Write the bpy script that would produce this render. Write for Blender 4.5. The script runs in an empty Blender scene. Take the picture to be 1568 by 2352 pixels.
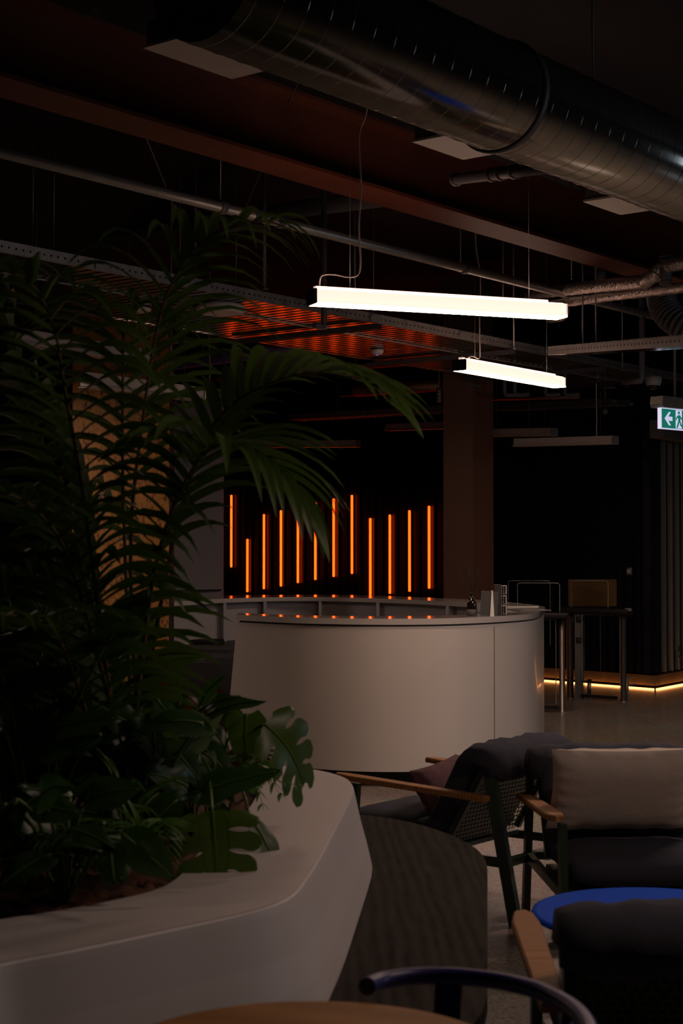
import bpy, math, random
from mathutils import Vector, Matrix, Euler

random.seed(7)
SC = bpy.context.scene
COL = SC.collection
PI = math.pi
# ------------------------------------------------------------------ camera, world, exposure
F = 3680.0
H = 1.516
TAN = 99.0 / F
CT = 1 / math.sqrt(1 + TAN * TAN)
ST = TAN * CT
cam_data = bpy.data.cameras.new('camera')
cam = bpy.data.objects.new('camera', cam_data)
COL.objects.link(cam)
cam.location = (0, 0, H)
cam.rotation_euler = (PI / 2 + math.atan(TAN), 0, 0)
cam_data.sensor_fit = 'VERTICAL'
cam_data.sensor_height = 36.0
cam_data.lens = F / 2352 * 36.0
cam_data.clip_end = 200
cam_data.dof.use_dof = True
cam_data.dof.focus_distance = 12.5
cam_data.dof.aperture_fstop = 6.5
SC.camera = cam

SC.view_settings.view_transform = 'Standard'
SC.view_settings.look = 'None'
SC.view_settings.gamma = 1
SC.view_settings.exposure = 0.0
SC.view_settings.use_curve_mapping = False
world = bpy.data.worlds.new('world')
SC.world = world
world.use_nodes = True
world.node_tree.nodes['Background'].inputs[0].default_value = (0.8, 0.85, 1.0, 1)
world.node_tree.nodes['Background'].inputs[1].default_value = 0.002

LAMP_BOTTOM = 30.0      # glow of the lit pendants, underside
LAMP_SIDE = 1.7        # glow of their sides
LED_POWER = 5.0
PLINTH_GLOW = 5.0
WARM = (1.0, 0.71, 0.58)
def area_light(name, loc, size, power, color, target, sizey=None, spread=180):
    d = bpy.data.lights.new(name, 'AREA')
    d.energy = power; d.color = color; d.size = size
    if sizey: d.shape = 'RECTANGLE'; d.size_y = sizey
    d.spread = math.radians(spread)
    o = bpy.data.objects.new(name, d); COL.objects.link(o)
    o.location = loc
    o.rotation_euler = (Vector(target) - Vector(loc)).to_track_quat('-Z', 'Y').to_euler()
    return o
# unseen fill added outside the frame, standing in for further lit pendants
area_light('overhead_fill', (2.6, 8.2, 3.0), 1.5, 60, WARM, (2.6, 8.2, 0), 0.15)
area_light('overhead_fill', (1.9, 3.7, 3.05), 1.5, 20, WARM, (1.9, 3.7, 0), 0.15)  # added fill for the pillow and the planter front
area_light('cool_side_light', (9.5, 7.0, 2.4), 2.0, 32, (0.7, 0.85, 1.0), (1.0, 9.0, 3.2), 1.6)  # unseen cool source added at the right for the bluish highlights
area_light('overhead_fill', (5.6, 14.5, 3.0), 1.5, 16, (1.0, 0.8, 0.68), (5.6, 14.5, 0), 0.15)
area_light('overhead_fill', (-3.1, 12.2, 3.0), 1.5, 30, WARM, (-3.2, 12.3, 0), 0.15)  # added to brighten the strand board column and grey partition

# ------------------------------------------------------------------ pixel helpers (frame 1568 x 2352)
def ray(px, py):
    a = (px - 784) / F; b = (1176 - py) / F
    return Vector((a, CT - b * ST, ST + b * CT))
def P(px, py, Y):
    d = ray(px, py)
    return Vector((0, 0, H)) + d * (Y / d.y)
def PZ(px, py, z):
    d = ray(px, py)
    return Vector((0, 0, H)) + d * ((z - H) / d.z)
A1 = math.atan(2896 / F)
D1 = Vector((math.sin(A1), math.cos(A1), 0))      # direction of the beams, ducts and the raft
D2 = Vector((-math.cos(A1), math.sin(A1), 0))     # across
UP = Vector((0, 0, 1))

# ------------------------------------------------------------------ materials
MATS = {}
def mat(name, col, rough=0.6, metal=0.0, emis=None, estr=0.0, noise=None, bump=None, trans=0.0, ior=1.45, alpha=1.0, spec=0.5, coat=0.0):
    if name in MATS: return MATS[name]
    m = bpy.data.materials.new(name); m.use_nodes = True
    nt = m.node_tree; b = nt.nodes['Principled BSDF']
    b.inputs['Base Color'].default_value = (*col, 1)
    b.inputs['Roughness'].default_value = rough
    b.inputs['Metallic'].default_value = metal
    b.inputs['IOR'].default_value = ior
    b.inputs['Transmission Weight'].default_value = trans
    b.inputs['Specular IOR Level'].default_value = spec
    b.inputs['Coat Weight'].default_value = coat
    if emis:
        b.inputs['Emission Color'].default_value = (*emis, 1)
        b.inputs['Emission Strength'].default_value = estr
    tc = nt.nodes.new('ShaderNodeTexCoord')
    if noise:   # (scale, second colour, contrast)
        n = nt.nodes.new('ShaderNodeTexNoise'); n.inputs['Scale'].default_value = noise[0]
        n.inputs['Detail'].default_value = 6
        r = nt.nodes.new('ShaderNodeValToRGB')
        r.color_ramp.elements[0].position = 0.5 - noise[2]; r.color_ramp.elements[1].position = 0.5 + noise[2]
        r.color_ramp.elements[0].color = (*col, 1); r.color_ramp.elements[1].color = (*noise[1], 1)
        nt.links.new(tc.outputs['Object'], n.inputs['Vector'])
        nt.links.new(n.outputs['Fac'], r.inputs['Fac'])
        nt.links.new(r.outputs['Color'], b.inputs['Base Color'])
    if bump:    # (scale, strength)
        n2 = nt.nodes.new('ShaderNodeTexNoise'); n2.inputs['Scale'].default_value = bump[0]
        n2.inputs['Detail'].default_value = 4
        bp = nt.nodes.new('ShaderNodeBump'); bp.inputs['Strength'].default_value = bump[1]
        bp.inputs['Distance'].default_value = 0.02 if name == 'crinkled_foil_wrap' else 0.01
        nt.links.new(tc.outputs['Object'], n2.inputs['Vector'])
        nt.links.new(n2.outputs['Fac'], bp.inputs['Height'])
        nt.links.new(bp.outputs['Normal'], b.inputs['Normal'])
    MATS[name] = m
    return m

def mat_terrazzo():
    m = bpy.data.materials.new('polished_concrete'); m.use_nodes = True
    nt = m.node_tree; b = nt.nodes['Principled BSDF']
    tc = nt.nodes.new('ShaderNodeTexCoord')
    v = nt.nodes.new('ShaderNodeTexVoronoi'); v.inputs['Scale'].default_value = 90
    n = nt.nodes.new('ShaderNodeTexNoise'); n.inputs['Scale'].default_value = 60; n.inputs['Detail'].default_value = 8
    n3 = nt.nodes.new('ShaderNodeTexNoise'); n3.inputs['Scale'].default_value = 1.6; n3.inputs['Detail'].default_value = 6
    r = nt.nodes.new('ShaderNodeValToRGB'); e = r.color_ramp.elements
    e[0].position = 0.0; e[0].color = (0.05, 0.042, 0.035, 1)
    e[1].position = 0.42; e[1].color = (0.27, 0.235, 0.195, 1)
    x = r.color_ramp.elements.new(0.8); x.color = (0.48, 0.42, 0.35, 1)
    mx = nt.nodes.new('ShaderNodeMix'); mx.data_type = 'FLOAT'; mx.inputs[0].default_value = 0.6
    nt.links.new(tc.outputs['Object'], v.inputs['Vector']); nt.links.new(tc.outputs['Object'], n.inputs['Vector']); nt.links.new(tc.outputs['Object'], n3.inputs['Vector'])
    nt.links.new(v.outputs['Color'], mx.inputs[2]); nt.links.new(n.outputs['Fac'], mx.inputs[3])
    nt.links.new(mx.outputs[0], r.inputs['Fac'])
    m2 = nt.nodes.new('ShaderNodeMix'); m2.data_type = 'RGBA'; m2.blend_type = 'MULTIPLY'; m2.inputs[0].default_value = 0.45
    nt.links.new(r.outputs['Color'], m2.inputs[6]); nt.links.new(n3.outputs['Color'], m2.inputs[7])
    nt.links.new(m2.outputs[2], b.inputs['Base Color'])
    b.inputs['Roughness'].default_value = 0.22
    b.inputs['Specular IOR Level'].default_value = 0.45
    return m

def mat_wood(name, c1, c2, scale=(1, 12, 1), rough=0.5, dist=3.0, rot=0.0):
    m = bpy.data.materials.new(name); m.use_nodes = True
    nt = m.node_tree; b = nt.nodes['Principled BSDF']
    tc = nt.nodes.new('ShaderNodeTexCoord'); mp = nt.nodes.new('ShaderNodeMapping')
    mp.inputs['Scale'].default_value = scale; mp.inputs['Rotation'].default_value = (0, 0, rot)
    w = nt.nodes.new('ShaderNodeTexWave'); w.inputs['Scale'].default_value = 1.5
    w.wave_type = 'BANDS' if name.startswith('dark') else 'RINGS'; w.inputs['Distortion'].default_value = dist; w.inputs['Detail'].default_value = 3
    n = nt.nodes.new('ShaderNodeTexNoise'); n.inputs['Scale'].default_value = 8; n.inputs['Detail'].default_value = 8
    mx = nt.nodes.new('ShaderNodeMix'); mx.data_type = 'FLOAT'; mx.inputs[0].default_value = 0.72 if name.startswith('dark') else 0.45
    r = nt.nodes.new('ShaderNodeValToRGB')
    r.color_ramp.elements[0].color = (*c1, 1); r.color_ramp.elements[1].color = (*c2, 1)
    r.color_ramp.elements[0].position = 0.2; r.color_ramp.elements[1].position = 0.85
    nt.links.new(tc.outputs['Object'], mp.inputs['Vector'])
    nt.links.new(mp.outputs['Vector'], w.inputs['Vector']); nt.links.new(mp.outputs['Vector'], n.inputs['Vector'])
    nt.links.new(w.outputs['Fac'], mx.inputs[2]); nt.links.new(n.outputs['Fac'], mx.inputs[3])
    nt.links.new(mx.outputs[0], r.inputs['Fac']); nt.links.new(r.outputs['Color'], b.inputs['Base Color'])
    b.inputs['Roughness'].default_value = rough; b.inputs['Specular IOR Level'].default_value = 0.15
    MATS[name] = m
    return m

def mat_osb():
    m = bpy.data.materials.new('strand_board'); m.use_nodes = True
    nt = m.node_tree; b = nt.nodes['Principled BSDF']
    tc = nt.nodes.new('ShaderNodeTexCoord')
    mp = nt.nodes.new('ShaderNodeMapping'); mp.inputs['Scale'].default_value = (14, 14, 7)
    n = nt.nodes.new('ShaderNodeTexNoise'); n.inputs['Scale'].default_value = 1.5; n.inputs['Detail'].default_value = 8; n.inputs['Distortion'].default_value = 1.5
    v = nt.nodes.new('ShaderNodeTexVoronoi'); v.inputs['Scale'].default_value = 3.0
    r = nt.nodes.new('ShaderNodeValToRGB'); e = r.color_ramp.elements
    e[0].position = 0.36; e[0].color = (0.07, 0.02, 0.004, 1)
    e[1].position = 0.7; e[1].color = (0.42, 0.19, 0.035, 1)
    x = e.new(0.42); x.color = (0.27, 0.11, 0.018, 1)
    mx = nt.nodes.new('ShaderNodeMix'); mx.data_type = 'FLOAT'; mx.inputs[0].default_value = 0.25
    nt.links.new(tc.outputs['Object'], mp.inputs['Vector']); nt.links.new(mp.outputs['Vector'], n.inputs['Vector']); nt.links.new(mp.outputs['Vector'], v.inputs['Vector'])
    nt.links.new(n.outputs['Fac'], mx.inputs[2]); nt.links.new(v.outputs['Distance'], mx.inputs[3])
    nt.links.new(mx.outputs[0], r.inputs['Fac']); nt.links.new(r.outputs['Color'], b.inputs['Base Color'])
    b.inputs['Roughness'].default_value = 0.6
    return m

def mat_leaf(name, c1, c2, rough=0.4, scale=6):
    m = mat(name, c1, rough, noise=(scale, c2, 0.2), spec=0.5)
    b = m.node_tree.nodes['Principled BSDF']
    nt = m.node_tree; out = nt.nodes['Material Output']
    tr = nt.nodes.new('ShaderNodeBsdfTranslucent'); tr.inputs['Color'].default_value = (c2[0] * 1.6, c2[1] * 1.8, c2[2] * 0.8, 1)
    mx = nt.nodes.new('ShaderNodeMixShader'); mx.inputs[0].default_value = 0.25
    nt.links.new(b.outputs[0], mx.inputs[1]); nt.links.new(tr.outputs[0], mx.inputs[2]); nt.links.new(mx.outputs[0], out.inputs['Surface'])
    return m

M_BLACK = mat('black_paint', (0.006, 0.006, 0.007), 0.6, noise=(5, (0.012, 0.011, 0.012), 0.3))
M_CEIL = mat('dark_ceiling', (0.010, 0.009, 0.010), 0.9, noise=(2, (0.016, 0.014, 0.015), 0.3))
M_FLOOR = mat_terrazzo()
M_FIN = mat('pale_edged_fin', (0.24, 0.22, 0.19), 0.4, noise=(3, (0.27, 0.25, 0.22), 0.3))
M_SLAT = mat('black_lacquer_batten', (0.014, 0.014, 0.018), 0.28, noise=(3, (0.016, 0.016, 0.02), 0.3), spec=0.3)
M_GALV = mat('galvanised_duct', (0.30, 0.29, 0.27), 0.14, 0.9, noise=(7, (0.42, 0.40, 0.37), 0.25), bump=(5, 0.02))
M_GALV2 = mat('galvanised_tray', (0.26, 0.26, 0.25), 0.45, 0.7, noise=(12, (0.40, 0.39, 0.37), 0.25))
M_DECK = mat('ribbed_metal_deck', (0.40, 0.37, 0.34), 0.17, 0.95, noise=(4, (0.5, 0.47, 0.44), 0.3))
M_PIPE = mat('grey_steel_pipe', (0.30, 0.30, 0.29), 0.35, 0.6, noise=(9, (0.38, 0.37, 0.36), 0.3))
M_DARKPIPE = mat('dark_steel_pipe', (0.10, 0.10, 0.11), 0.5, 0.3, noise=(9, (0.14, 0.14, 0.15), 0.3))
M_FOIL = mat('crinkled_foil_wrap', (0.8, 0.74, 0.68), 0.24, 0.85, noise=(30, (0.7, 0.64, 0.6), 0.3), bump=(38, 1.0))
M_RUST = mat('red_oxide_steel', (0.085, 0.022, 0.010), 0.5, noise=(2.5, (0.125, 0.036, 0.017), 0.25))
M_COLUMN = mat('brown_steel', (0.13, 0.055, 0.03), 0.5, noise=(2.5, (0.16, 0.07, 0.04), 0.3))
M_WHITE = mat('white_enamel', (0.62, 0.60, 0.58), 0.5, noise=(4, (0.66, 0.64, 0.62), 0.3))
M_DESK = mat('white_solid_surface', (0.60, 0.56, 0.52), 0.28, noise=(2, (0.63, 0.59, 0.55), 0.3), coat=0.2)
M_DESKTOP = mat('polished_counter', (0.50, 0.47, 0.45), 0.10, noise=(2, (0.53, 0.50, 0.48), 0.3), coat=0.6)
M_PLANTER = mat('white_fibreglass', (0.58, 0.53, 0.51), 0.45, noise=(1.5, (0.62, 0.57, 0.55), 0.3))
M_GREYWALL = mat('grey_painted_wall', (0.36, 0.34, 0.35), 0.7, noise=(3, (0.39, 0.37, 0.38), 0.3))
M_CHROME = mat('brushed_stainless', (0.62, 0.58, 0.53), 0.3, 1.0, noise=(20, (0.68, 0.64, 0.6), 0.3))
M_GLASS = mat('clear_glass', (0.9, 0.93, 0.92), 0.02, trans=1.0, ior=1.08)
M_GLASSEDGE = mat('glass_edge', (0.30, 0.31, 0.29), 0.2)
M_REFLECT = mat('amber_reflection', (0.13, 0.065, 0.015), 0.25, noise=(3, (0.09, 0.045, 0.012), 0.2))  # tone of a reflection in glass, put into the colour
M_BRONZE = mat('bronze_plinth', (0.42, 0.28, 0.15), 0.3, 0.5, noise=(5, (0.30, 0.19, 0.10), 0.3))
M_DIFF = mat('lit_diffuser', (0.8, 0.75, 0.7), 0.4, emis=(1.0, 0.53, 0.43), estr=LAMP_SIDE)
M_DIFFB = mat('lit_diffuser_underside', (0.8, 0.75, 0.7), 0.4, emis=(1.0, 0.66, 0.48), estr=LAMP_BOTTOM)
M_DIFFR = mat('lit_top_rail', (0.8, 0.72, 0.7), 0.4, emis=(1.0, 0.70, 0.62), estr=0.62)
M_UPLENS = mat('lit_diffuser_top', (0.8, 0.75, 0.7), 0.4, emis=(1.0, 0.62, 0.45), estr=9.0)
M_OFF = mat('unlit_diffuser', (0.46, 0.40, 0.38), 0.4, noise=(3, (0.5, 0.44, 0.42), 0.3))
M_LED = mat('orange_led_tube', (0.9, 0.2, 0.05), 0.4, emis=(1.0, 0.058, 0.003), estr=LED_POWER)
M_GLOW = mat('warm_led_strip', (1, 0.8, 0.5), 0.4, emis=(1.0, 0.36, 0.10), estr=PLINTH_GLOW)
M_FABRIC = mat('charcoal_fabric', (0.040, 0.041, 0.055), 0.95, noise=(180, (0.056, 0.057, 0.075), 0.3), bump=(350, 0.3), spec=0.2)
M_MAUVE = mat('mauve_fabric', (0.11, 0.055, 0.065), 0.9, noise=(120, (0.14, 0.072, 0.08), 0.3), bump=(12, 0.6), spec=0.2)
M_LINEN = mat('beige_linen', (0.58, 0.49, 0.41), 0.95, noise=(140, (0.66, 0.56, 0.47), 0.3), bump=(14, 0.4), spec=0.2)
M_GREEN = mat('dark_green_frame', (0.028, 0.045, 0.024), 0.4, noise=(6, (0.034, 0.052, 0.028), 0.3))
M_OAK = mat_wood('warm_oak', (0.26, 0.115, 0.04), (0.40, 0.19, 0.075), (2, 14, 2), 0.6)
M_TABLEOAK = mat_wood('orange_oak_top', (0.32, 0.14, 0.035), (0.44, 0.20, 0.06), (1.2, 7, 1), 0.5, 2.0, 1.2)
M_DARKWOOD = mat_wood('dark_stained_oak', (0.007, 0.0055, 0.004), (0.045, 0.037, 0.029), (5, 0.7, 1), 0.75, 7.0, -0.1)
M_DARKWOOD.node_tree.nodes['Principled BSDF'].inputs['Specular IOR Level'].default_value = 0.05
M_BLUE = mat('cobalt_lacquer', (0.002, 0.075, 0.62), 0.6, noise=(2, (0.003, 0.08, 0.65), 0.3), spec=0.03)
M_NAVY = mat('navy_lacquer', (0.03, 0.028, 0.15), 0.4, noise=(3, (0.034, 0.03, 0.17), 0.3))
M_SOIL = mat('reddish_mulch', (0.07, 0.022, 0.01), 0.95, noise=(25, (0.13, 0.05, 0.022), 0.25), bump=(40, 1.0))
M_OSB = mat_osb()
M_PAPER = mat('white_paper', (0.72, 0.68, 0.66), 0.8, noise=(4, (0.75, 0.71, 0.69), 0.3))
M_PRINT = mat('printed_ink', (0.08, 0.08, 0.10), 0.7)
M_ACRYL = mat('clear_acrylic', (0.5, 0.5, 0.52), 0.08, trans=0.6, ior=1.3)
M_AMBER = mat('black_bottle_glass', (0.012, 0.008, 0.006), 0.06, coat=0.8)
M_GREYLBL = mat('grey_label', (0.10, 0.095, 0.09), 0.7)
M_SIGNG = mat('exit_green', (0.0, 0.15, 0.10), 0.5, emis=(0.0, 0.17, 0.115), estr=0.75)
M_SIGNW = mat('exit_white', (0.8, 0.8, 0.85), 0.5, emis=(0.62, 0.62, 0.88), estr=0.85)
M_DGREY = mat('dark_grey_plastic', (0.03, 0.03, 0.03), 0.5)
M_GREYBOX = mat('grey_housing', (0.17, 0.165, 0.155), 0.6)
M_PURPLE = mat('violet_painted_duct', (0.30, 0.22, 0.62), 0.4, 0.2)
M_REDGLOW = mat('red_led_tint', (0.8, 0.03, 0.03), 0.5)  # red light of the LED tubes put into the base colour
M_COPPER = mat('copper_lagging', (0.5, 0.3, 0.17), 0.35, 0.7, bump=(60, 0.5))
M_CABLE = mat('pale_cable', (0.55, 0.46, 0.42), 0.6)
M_ROD = mat('zinc_rod', (0.25, 0.25, 0.25), 0.4, 0.6)
M_LEAF_PALM = mat_leaf('palm_leaf', (0.045, 0.085, 0.012), (0.07, 0.12, 0.016), 0.45, 3)
M_LEAF_DARK = mat_leaf('dark_leaf', (0.014, 0.040, 0.012), (0.03, 0.075, 0.018), 0.38, 5)
M_LEAF_MON = mat_leaf('monstera_leaf', (0.042, 0.085, 0.010), (0.065, 0.12, 0.012), 0.4, 4)
M_LEAF_PALE = mat_leaf('silvery_leaf', (0.08, 0.12, 0.08), (0.13, 0.17, 0.12), 0.35, 9)
M_LEAF_RED = mat_leaf('rubber_leaf', (0.045, 0.016, 0.012), (0.07, 0.024, 0.014), 0.35, 3)
M_FERN = mat_leaf('fern_green', (0.05, 0.13, 0.015), (0.08, 0.18, 0.025), 0.6, 9)
M_STEM = mat('leaf_stem', (0.08, 0.15, 0.02), 0.5)
M_BARK = mat('palm_stem', (0.10, 0.065, 0.025), 0.7, noise=(12, (0.16, 0.10, 0.04), 0.3))

# ------------------------------------------------------------------ mesh builder
class MB:
    def __init__(s): s.v = []; s.f = []; s.mi = []; s.smooth = []
    def add(s, vs, fs, mi=0, smooth=False):
        n = len(s.v); s.v += [Vector(v) for v in vs]
        for f in fs:
            s.f.append([i + n for i in f]); s.mi.append(mi); s.smooth.append(smooth)
        return s
    def box(s, c, size, rz=0, mi=0, M=None):
        x, y, z = size[0] / 2, size[1] / 2, size[2] / 2
        vs = [Vector((i, j, k)) for i in (-x, x) for j in (-y, y) for k in (-z, z)]
        R = M if M is not None else Matrix.Rotation(rz, 3, 'Z')
        vs = [R @ v + Vector(c) for v in vs]
        return s.add(vs, [(0, 1, 3, 2), (4, 6, 7, 5), (0, 4, 5, 1), (2, 3, 7, 6), (0, 2, 6, 4), (1, 5, 7, 3)], mi)
    def rbox(s, c, size, r=0.01, rz=0, mi=0, M=None, seg=3):
        """box with rounded edges (superellipse corners), built from a sphere-mapped grid"""
        x, y, z = size[0] / 2, size[1] / 2, size[2] / 2
        r = min(r, x, y, z)
        R = M if M is not None else Matrix.Rotation(rz, 3, 'Z')
        na, nb = 4 * (seg + 1), 2 * (seg + 1)
        vs = []
        for j in range(nb):
            q = 1 if j > seg else -1
            lat = -PI / 2 + (PI / 2) * ((j % (seg + 1)) / seg) + (PI / 2 if j > seg else 0)
            for i in range(na):
                quad = i // (seg + 1)
                ang = quad * PI / 2 + (PI / 2) * ((i % (seg + 1)) / seg)
                sx = 1 if quad in (0, 3) else -1; sy = 1 if quad in (0, 1) else -1
                p = Vector((sx * (x - r) + r * math.cos(lat) * math.cos(ang), sy * (y - r) + r * math.cos(lat) * math.sin(ang), q * (z - r) + r * math.sin(lat)))
                vs.append(R @ p + Vector(c))
        fs = [(j * na + i, j * na + (i + 1) % na, (j + 1) * na + (i + 1) % na, (j + 1) * na + i) for j in range(nb - 1) for i in range(na)]
        fs.append(tuple(reversed(range(na)))); fs.append(tuple((nb - 1) * na + i for i in range(na)))
        return s.add(vs, fs, mi, True)
    def bar(s, p0, p1, w, h, up=UP, mi=0, w1=None, h1=None):
        p0, p1 = Vector(p0), Vector(p1); d = (p1 - p0).normalized()
        side = d.cross(Vector(up))
        if side.length < 1e-4: side = d.cross(Vector((1, 0, 0)))
        side.normalize(); u = side.cross(d).normalized()
        w1 = w if w1 is None else w1; h1 = h if h1 is None else h1
        vs = [p0 + side * a * w / 2 + u * b * h / 2 for a, b in ((-1, -1), (1, -1), (1, 1), (-1, 1))]
        vs += [p1 + side * a * w1 / 2 + u * b * h1 / 2 for a, b in ((-1, -1), (1, -1), (1, 1), (-1, 1))]
        return s.add(vs, [(0, 1, 2, 3), (7, 6, 5, 4), (0, 4, 5, 1), (1, 5, 6, 2), (2, 6, 7, 3), (3, 7, 4, 0)], mi)
    def tube(s, pts, r, seg=10, mi=0, caps=True):
        pts = [Vector(p) for p in pts]; n = len(pts)
        rr = r if isinstance(r, (list, tuple)) else [r] * n
        base = len(s.v); prev = None
        for i, p in enumerate(pts):
            t = (pts[min(i + 1, n - 1)] - pts[max(i - 1, 0)]).normalized()
            if prev is None:
                a = t.cross(UP)
                if a.length < 1e-3: a = t.cross(Vector((1, 0, 0)))
            else: a = prev - t * prev.dot(t)
            a.normalize(); prev = a; b = t.cross(a)
            for k in range(seg):
                th = 2 * PI * k / seg
                s.v.append(p + (a * math.cos(th) + b * math.sin(th)) * rr[i])
        for i in range(n - 1):
            for k in range(seg):
                s.f.append([base + i * seg + k, base + i * seg + (k + 1) % seg, base + (i + 1) * seg + (k + 1) % seg, base + (i + 1) * seg + k]); s.mi.append(mi); s.smooth.append(True)
        if caps:
            s.f.append([base + k for k in reversed(range(seg))]); s.mi.append(mi); s.smooth.append(False)
            s.f.append([base + (n - 1) * seg + k for k in range(seg)]); s.mi.append(mi); s.smooth.append(False)
        return s
    def lathe(s, c, prof, seg=24, mi=0, axis=None):
        base = len(s.v); c = Vector(c)
        R = Matrix.Identity(3) if axis is None else Vector(axis).to_track_quat('Z', 'Y').to_matrix()
        for (r, z) in prof:
            for k in range(seg):
                th = 2 * PI * k / seg
                s.v.append(R @ Vector((r * math.cos(th), r * math.sin(th), z)) + c)
        for i in range(len(prof) - 1):
            for k in range(seg):
                s.f.append([base + i * seg + k, base + i * seg + (k + 1) % seg, base + (i + 1) * seg + (k + 1) % seg, base + (i + 1) * seg + k]); s.mi.append(mi); s.smooth.append(True)
        s.f.append([base + k for k in reversed(range(seg))]); s.mi.append(mi); s.smooth.append(False)
        s.f.append([base + (len(prof) - 1) * seg + k for k in range(seg)]); s.mi.append(mi); s.smooth.append(False)
        return s
    def prism(s, poly, z0, z1, mi=0):
        n = len(poly)
        vs = [Vector((p[0], p[1], z0)) for p in poly] + [Vector((p[0], p[1], z1)) for p in poly]
        fs = [tuple(reversed(range(n))), tuple(range(n, 2 * n))] + [(i, (i + 1) % n, n + (i + 1) % n, n + i) for i in range(n)]
        return s.add(vs, fs, mi)
    def strip(s, ptsA, ptsB, mi=0, smooth=True):
        n = len(ptsA)
        return s.add(list(ptsA) + list(ptsB), [(i, i + 1, n + i + 1, n + i) for i in range(n - 1)], mi, smooth)
    def extrude_poly3(s, poly, d, mi=0):
        n = len(poly); d = Vector(d)
        vs = [Vector(p) for p in poly] + [Vector(p) + d for p in poly]
        fs = [tuple(reversed(range(n))), tuple(range(n, 2 * n))] + [(i, (i + 1) % n, n + (i + 1) % n, n + i) for i in range(n)]
        return s.add(vs, fs, mi)
    def build(s, name, mats, parent=None, origin=None, world=True):
        """verts are world coords when world=True; origin: where the object's own origin sits"""
        if not isinstance(mats, (list, tuple)): mats = [mats]
        if parent is not None:
            off = Vector(parent.get('_o', (0, 0, 0))) if world else Vector((0, 0, 0))
            loc = Vector((0, 0, 0))
        else:
            if origin is None and world:
                xs = [v.x for v in s.v]; ys = [v.y for v in s.v]; zs = [v.z for v in s.v]
                origin = Vector(((min(xs) + max(xs)) / 2, (min(ys) + max(ys)) / 2, min(zs)))
            off = Vector(origin) if origin is not None else Vector((0, 0, 0)); loc = off
        me = bpy.data.meshes.new(name)
        me.from_pydata([tuple(v - off) for v in s.v], [], s.f)
        for m in mats: me.materials.append(m)
        me.polygons.foreach_set('material_index', s.mi)
        me.polygons.foreach_set('use_smooth', s.smooth)
        me.update()
        import bmesh
        bm = bmesh.new(); bm.from_mesh(me)
        bmesh.ops.recalc_face_normals(bm, faces=bm.faces)
        bm.to_mesh(me); bm.free()
        o = bpy.data.objects.new(name, me); COL.objects.link(o)
        o.location = loc
        if parent is not None: o.parent = parent
        return o

def tag(o, label=None, cat=None, group=None, kind=None):
    if label: o['label'] = label
    if cat: o['category'] = cat
    if group: o['group'] = group
    if kind: o['kind'] = kind
    return o
OFFS = {}
def thing(name, label, cat, loc=(0, 0, 0), group=None):
    o = bpy.data.objects.new(name, None); COL.objects.link(o)
    o.empty_display_size = 0.1
    o.location = loc; o['_o'] = tuple(loc)
    return tag(o, label, cat, group)
def struct(name, mb, m):
    return tag(mb.build(name, m), kind='structure')
def copy_tree(o, parent=None):
    c = o.copy(); COL.objects.link(c)
    if parent is not None: c.parent = parent
    for ch in list(o.children): copy_tree(ch, c)
    return c
def smoothed(pts, n=6):
    """Catmull-Rom through the points"""
    pts = [Vector(p) for p in pts]; out = []
    for i in range(len(pts) - 1):
        p0 = pts[max(i - 1, 0)]; p1 = pts[i]; p2 = pts[i + 1]; p3 = pts[min(i + 2, len(pts) - 1)]
        for k in range(n):
            t = k / n
            out.append(0.5 * ((2 * p1) + (p2 - p0) * t + (2 * p0 - 5 * p1 + 4 * p2 - p3) * t * t + (3 * p1 - p0 - 3 * p2 + p3) * t ** 3))
    out.append(pts[-1]); return out

# ------------------------------------------------------------------ the shell of the hall
CEIL_Z = 4.75
struct('floor', MB().box((0, 13, -0.05), (26, 34, 0.1)), M_FLOOR)
struct('ceiling', MB().box((0, 13, CEIL_Z + 0.05), (26, 34, 0.1)), M_CEIL)
struct('wall_back', MB().box((0, 29.9, CEIL_Z / 2), (26, 0.2, CEIL_Z)), M_CEIL)
struct('wall_left', MB().box((-9.9, 13, CEIL_Z / 2), (0.2, 33.6, CEIL_Z)), M_CEIL)
struct('wall_right', MB().box((12.9, 13, CEIL_Z / 2), (0.2, 33.6, CEIL_Z)), M_CEIL)
struct('wall_front', MB().box((0, -3.9, CEIL_Z / 2), (26, 0.2, CEIL_Z)), M_CEIL)

# LED wall: black battens along D2, at depth 22.3 m where x=985
LW = P(985, 1275, 22.3); LW.z = 0
def on_line(px, p, d):
    """ground point of line p+t*d seen in column px"""
    a = (px - 784) / F
    t = (a * p.y - p.x) / (d.x - a * d.y)
    return Vector(p) + Vector(d) * t
def batten_wall(name, a, b, z0, z1, face_n, pitch=0.13, depth=0.045, bw=0.075, fin=None):
    a, b = Vector(a), Vector(b); d = (b - a); L = d.length; d.normalize(); n = Vector(face_n).normalized()
    m = MB(); rz = math.atan2(d.y, d.x)
    m.box((a + b) / 2 - n * 0.08 + UP * (z0 + z1) / 2, (L, 0.1, z1 - z0), rz, 0)
    k = 0; x = pitch / 2
    while x < L:
        c = a + d * x + n * (depth / 2 - 0.031)
        m.box(c + UP * (z0 + z1) / 2, (bw, depth, z1 - z0), rz, 1 if fin else 0)
        x += pitch
    return struct(name, m, [M_SLAT, fin] if fin else M_SLAT)
lw_a = on_line(480, LW, D2); lw_b = on_line(1150, LW, D2)
LN = -D1
batten_wall('wall_led', lw_a, lw_b, 0, 4.3, LN)

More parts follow.
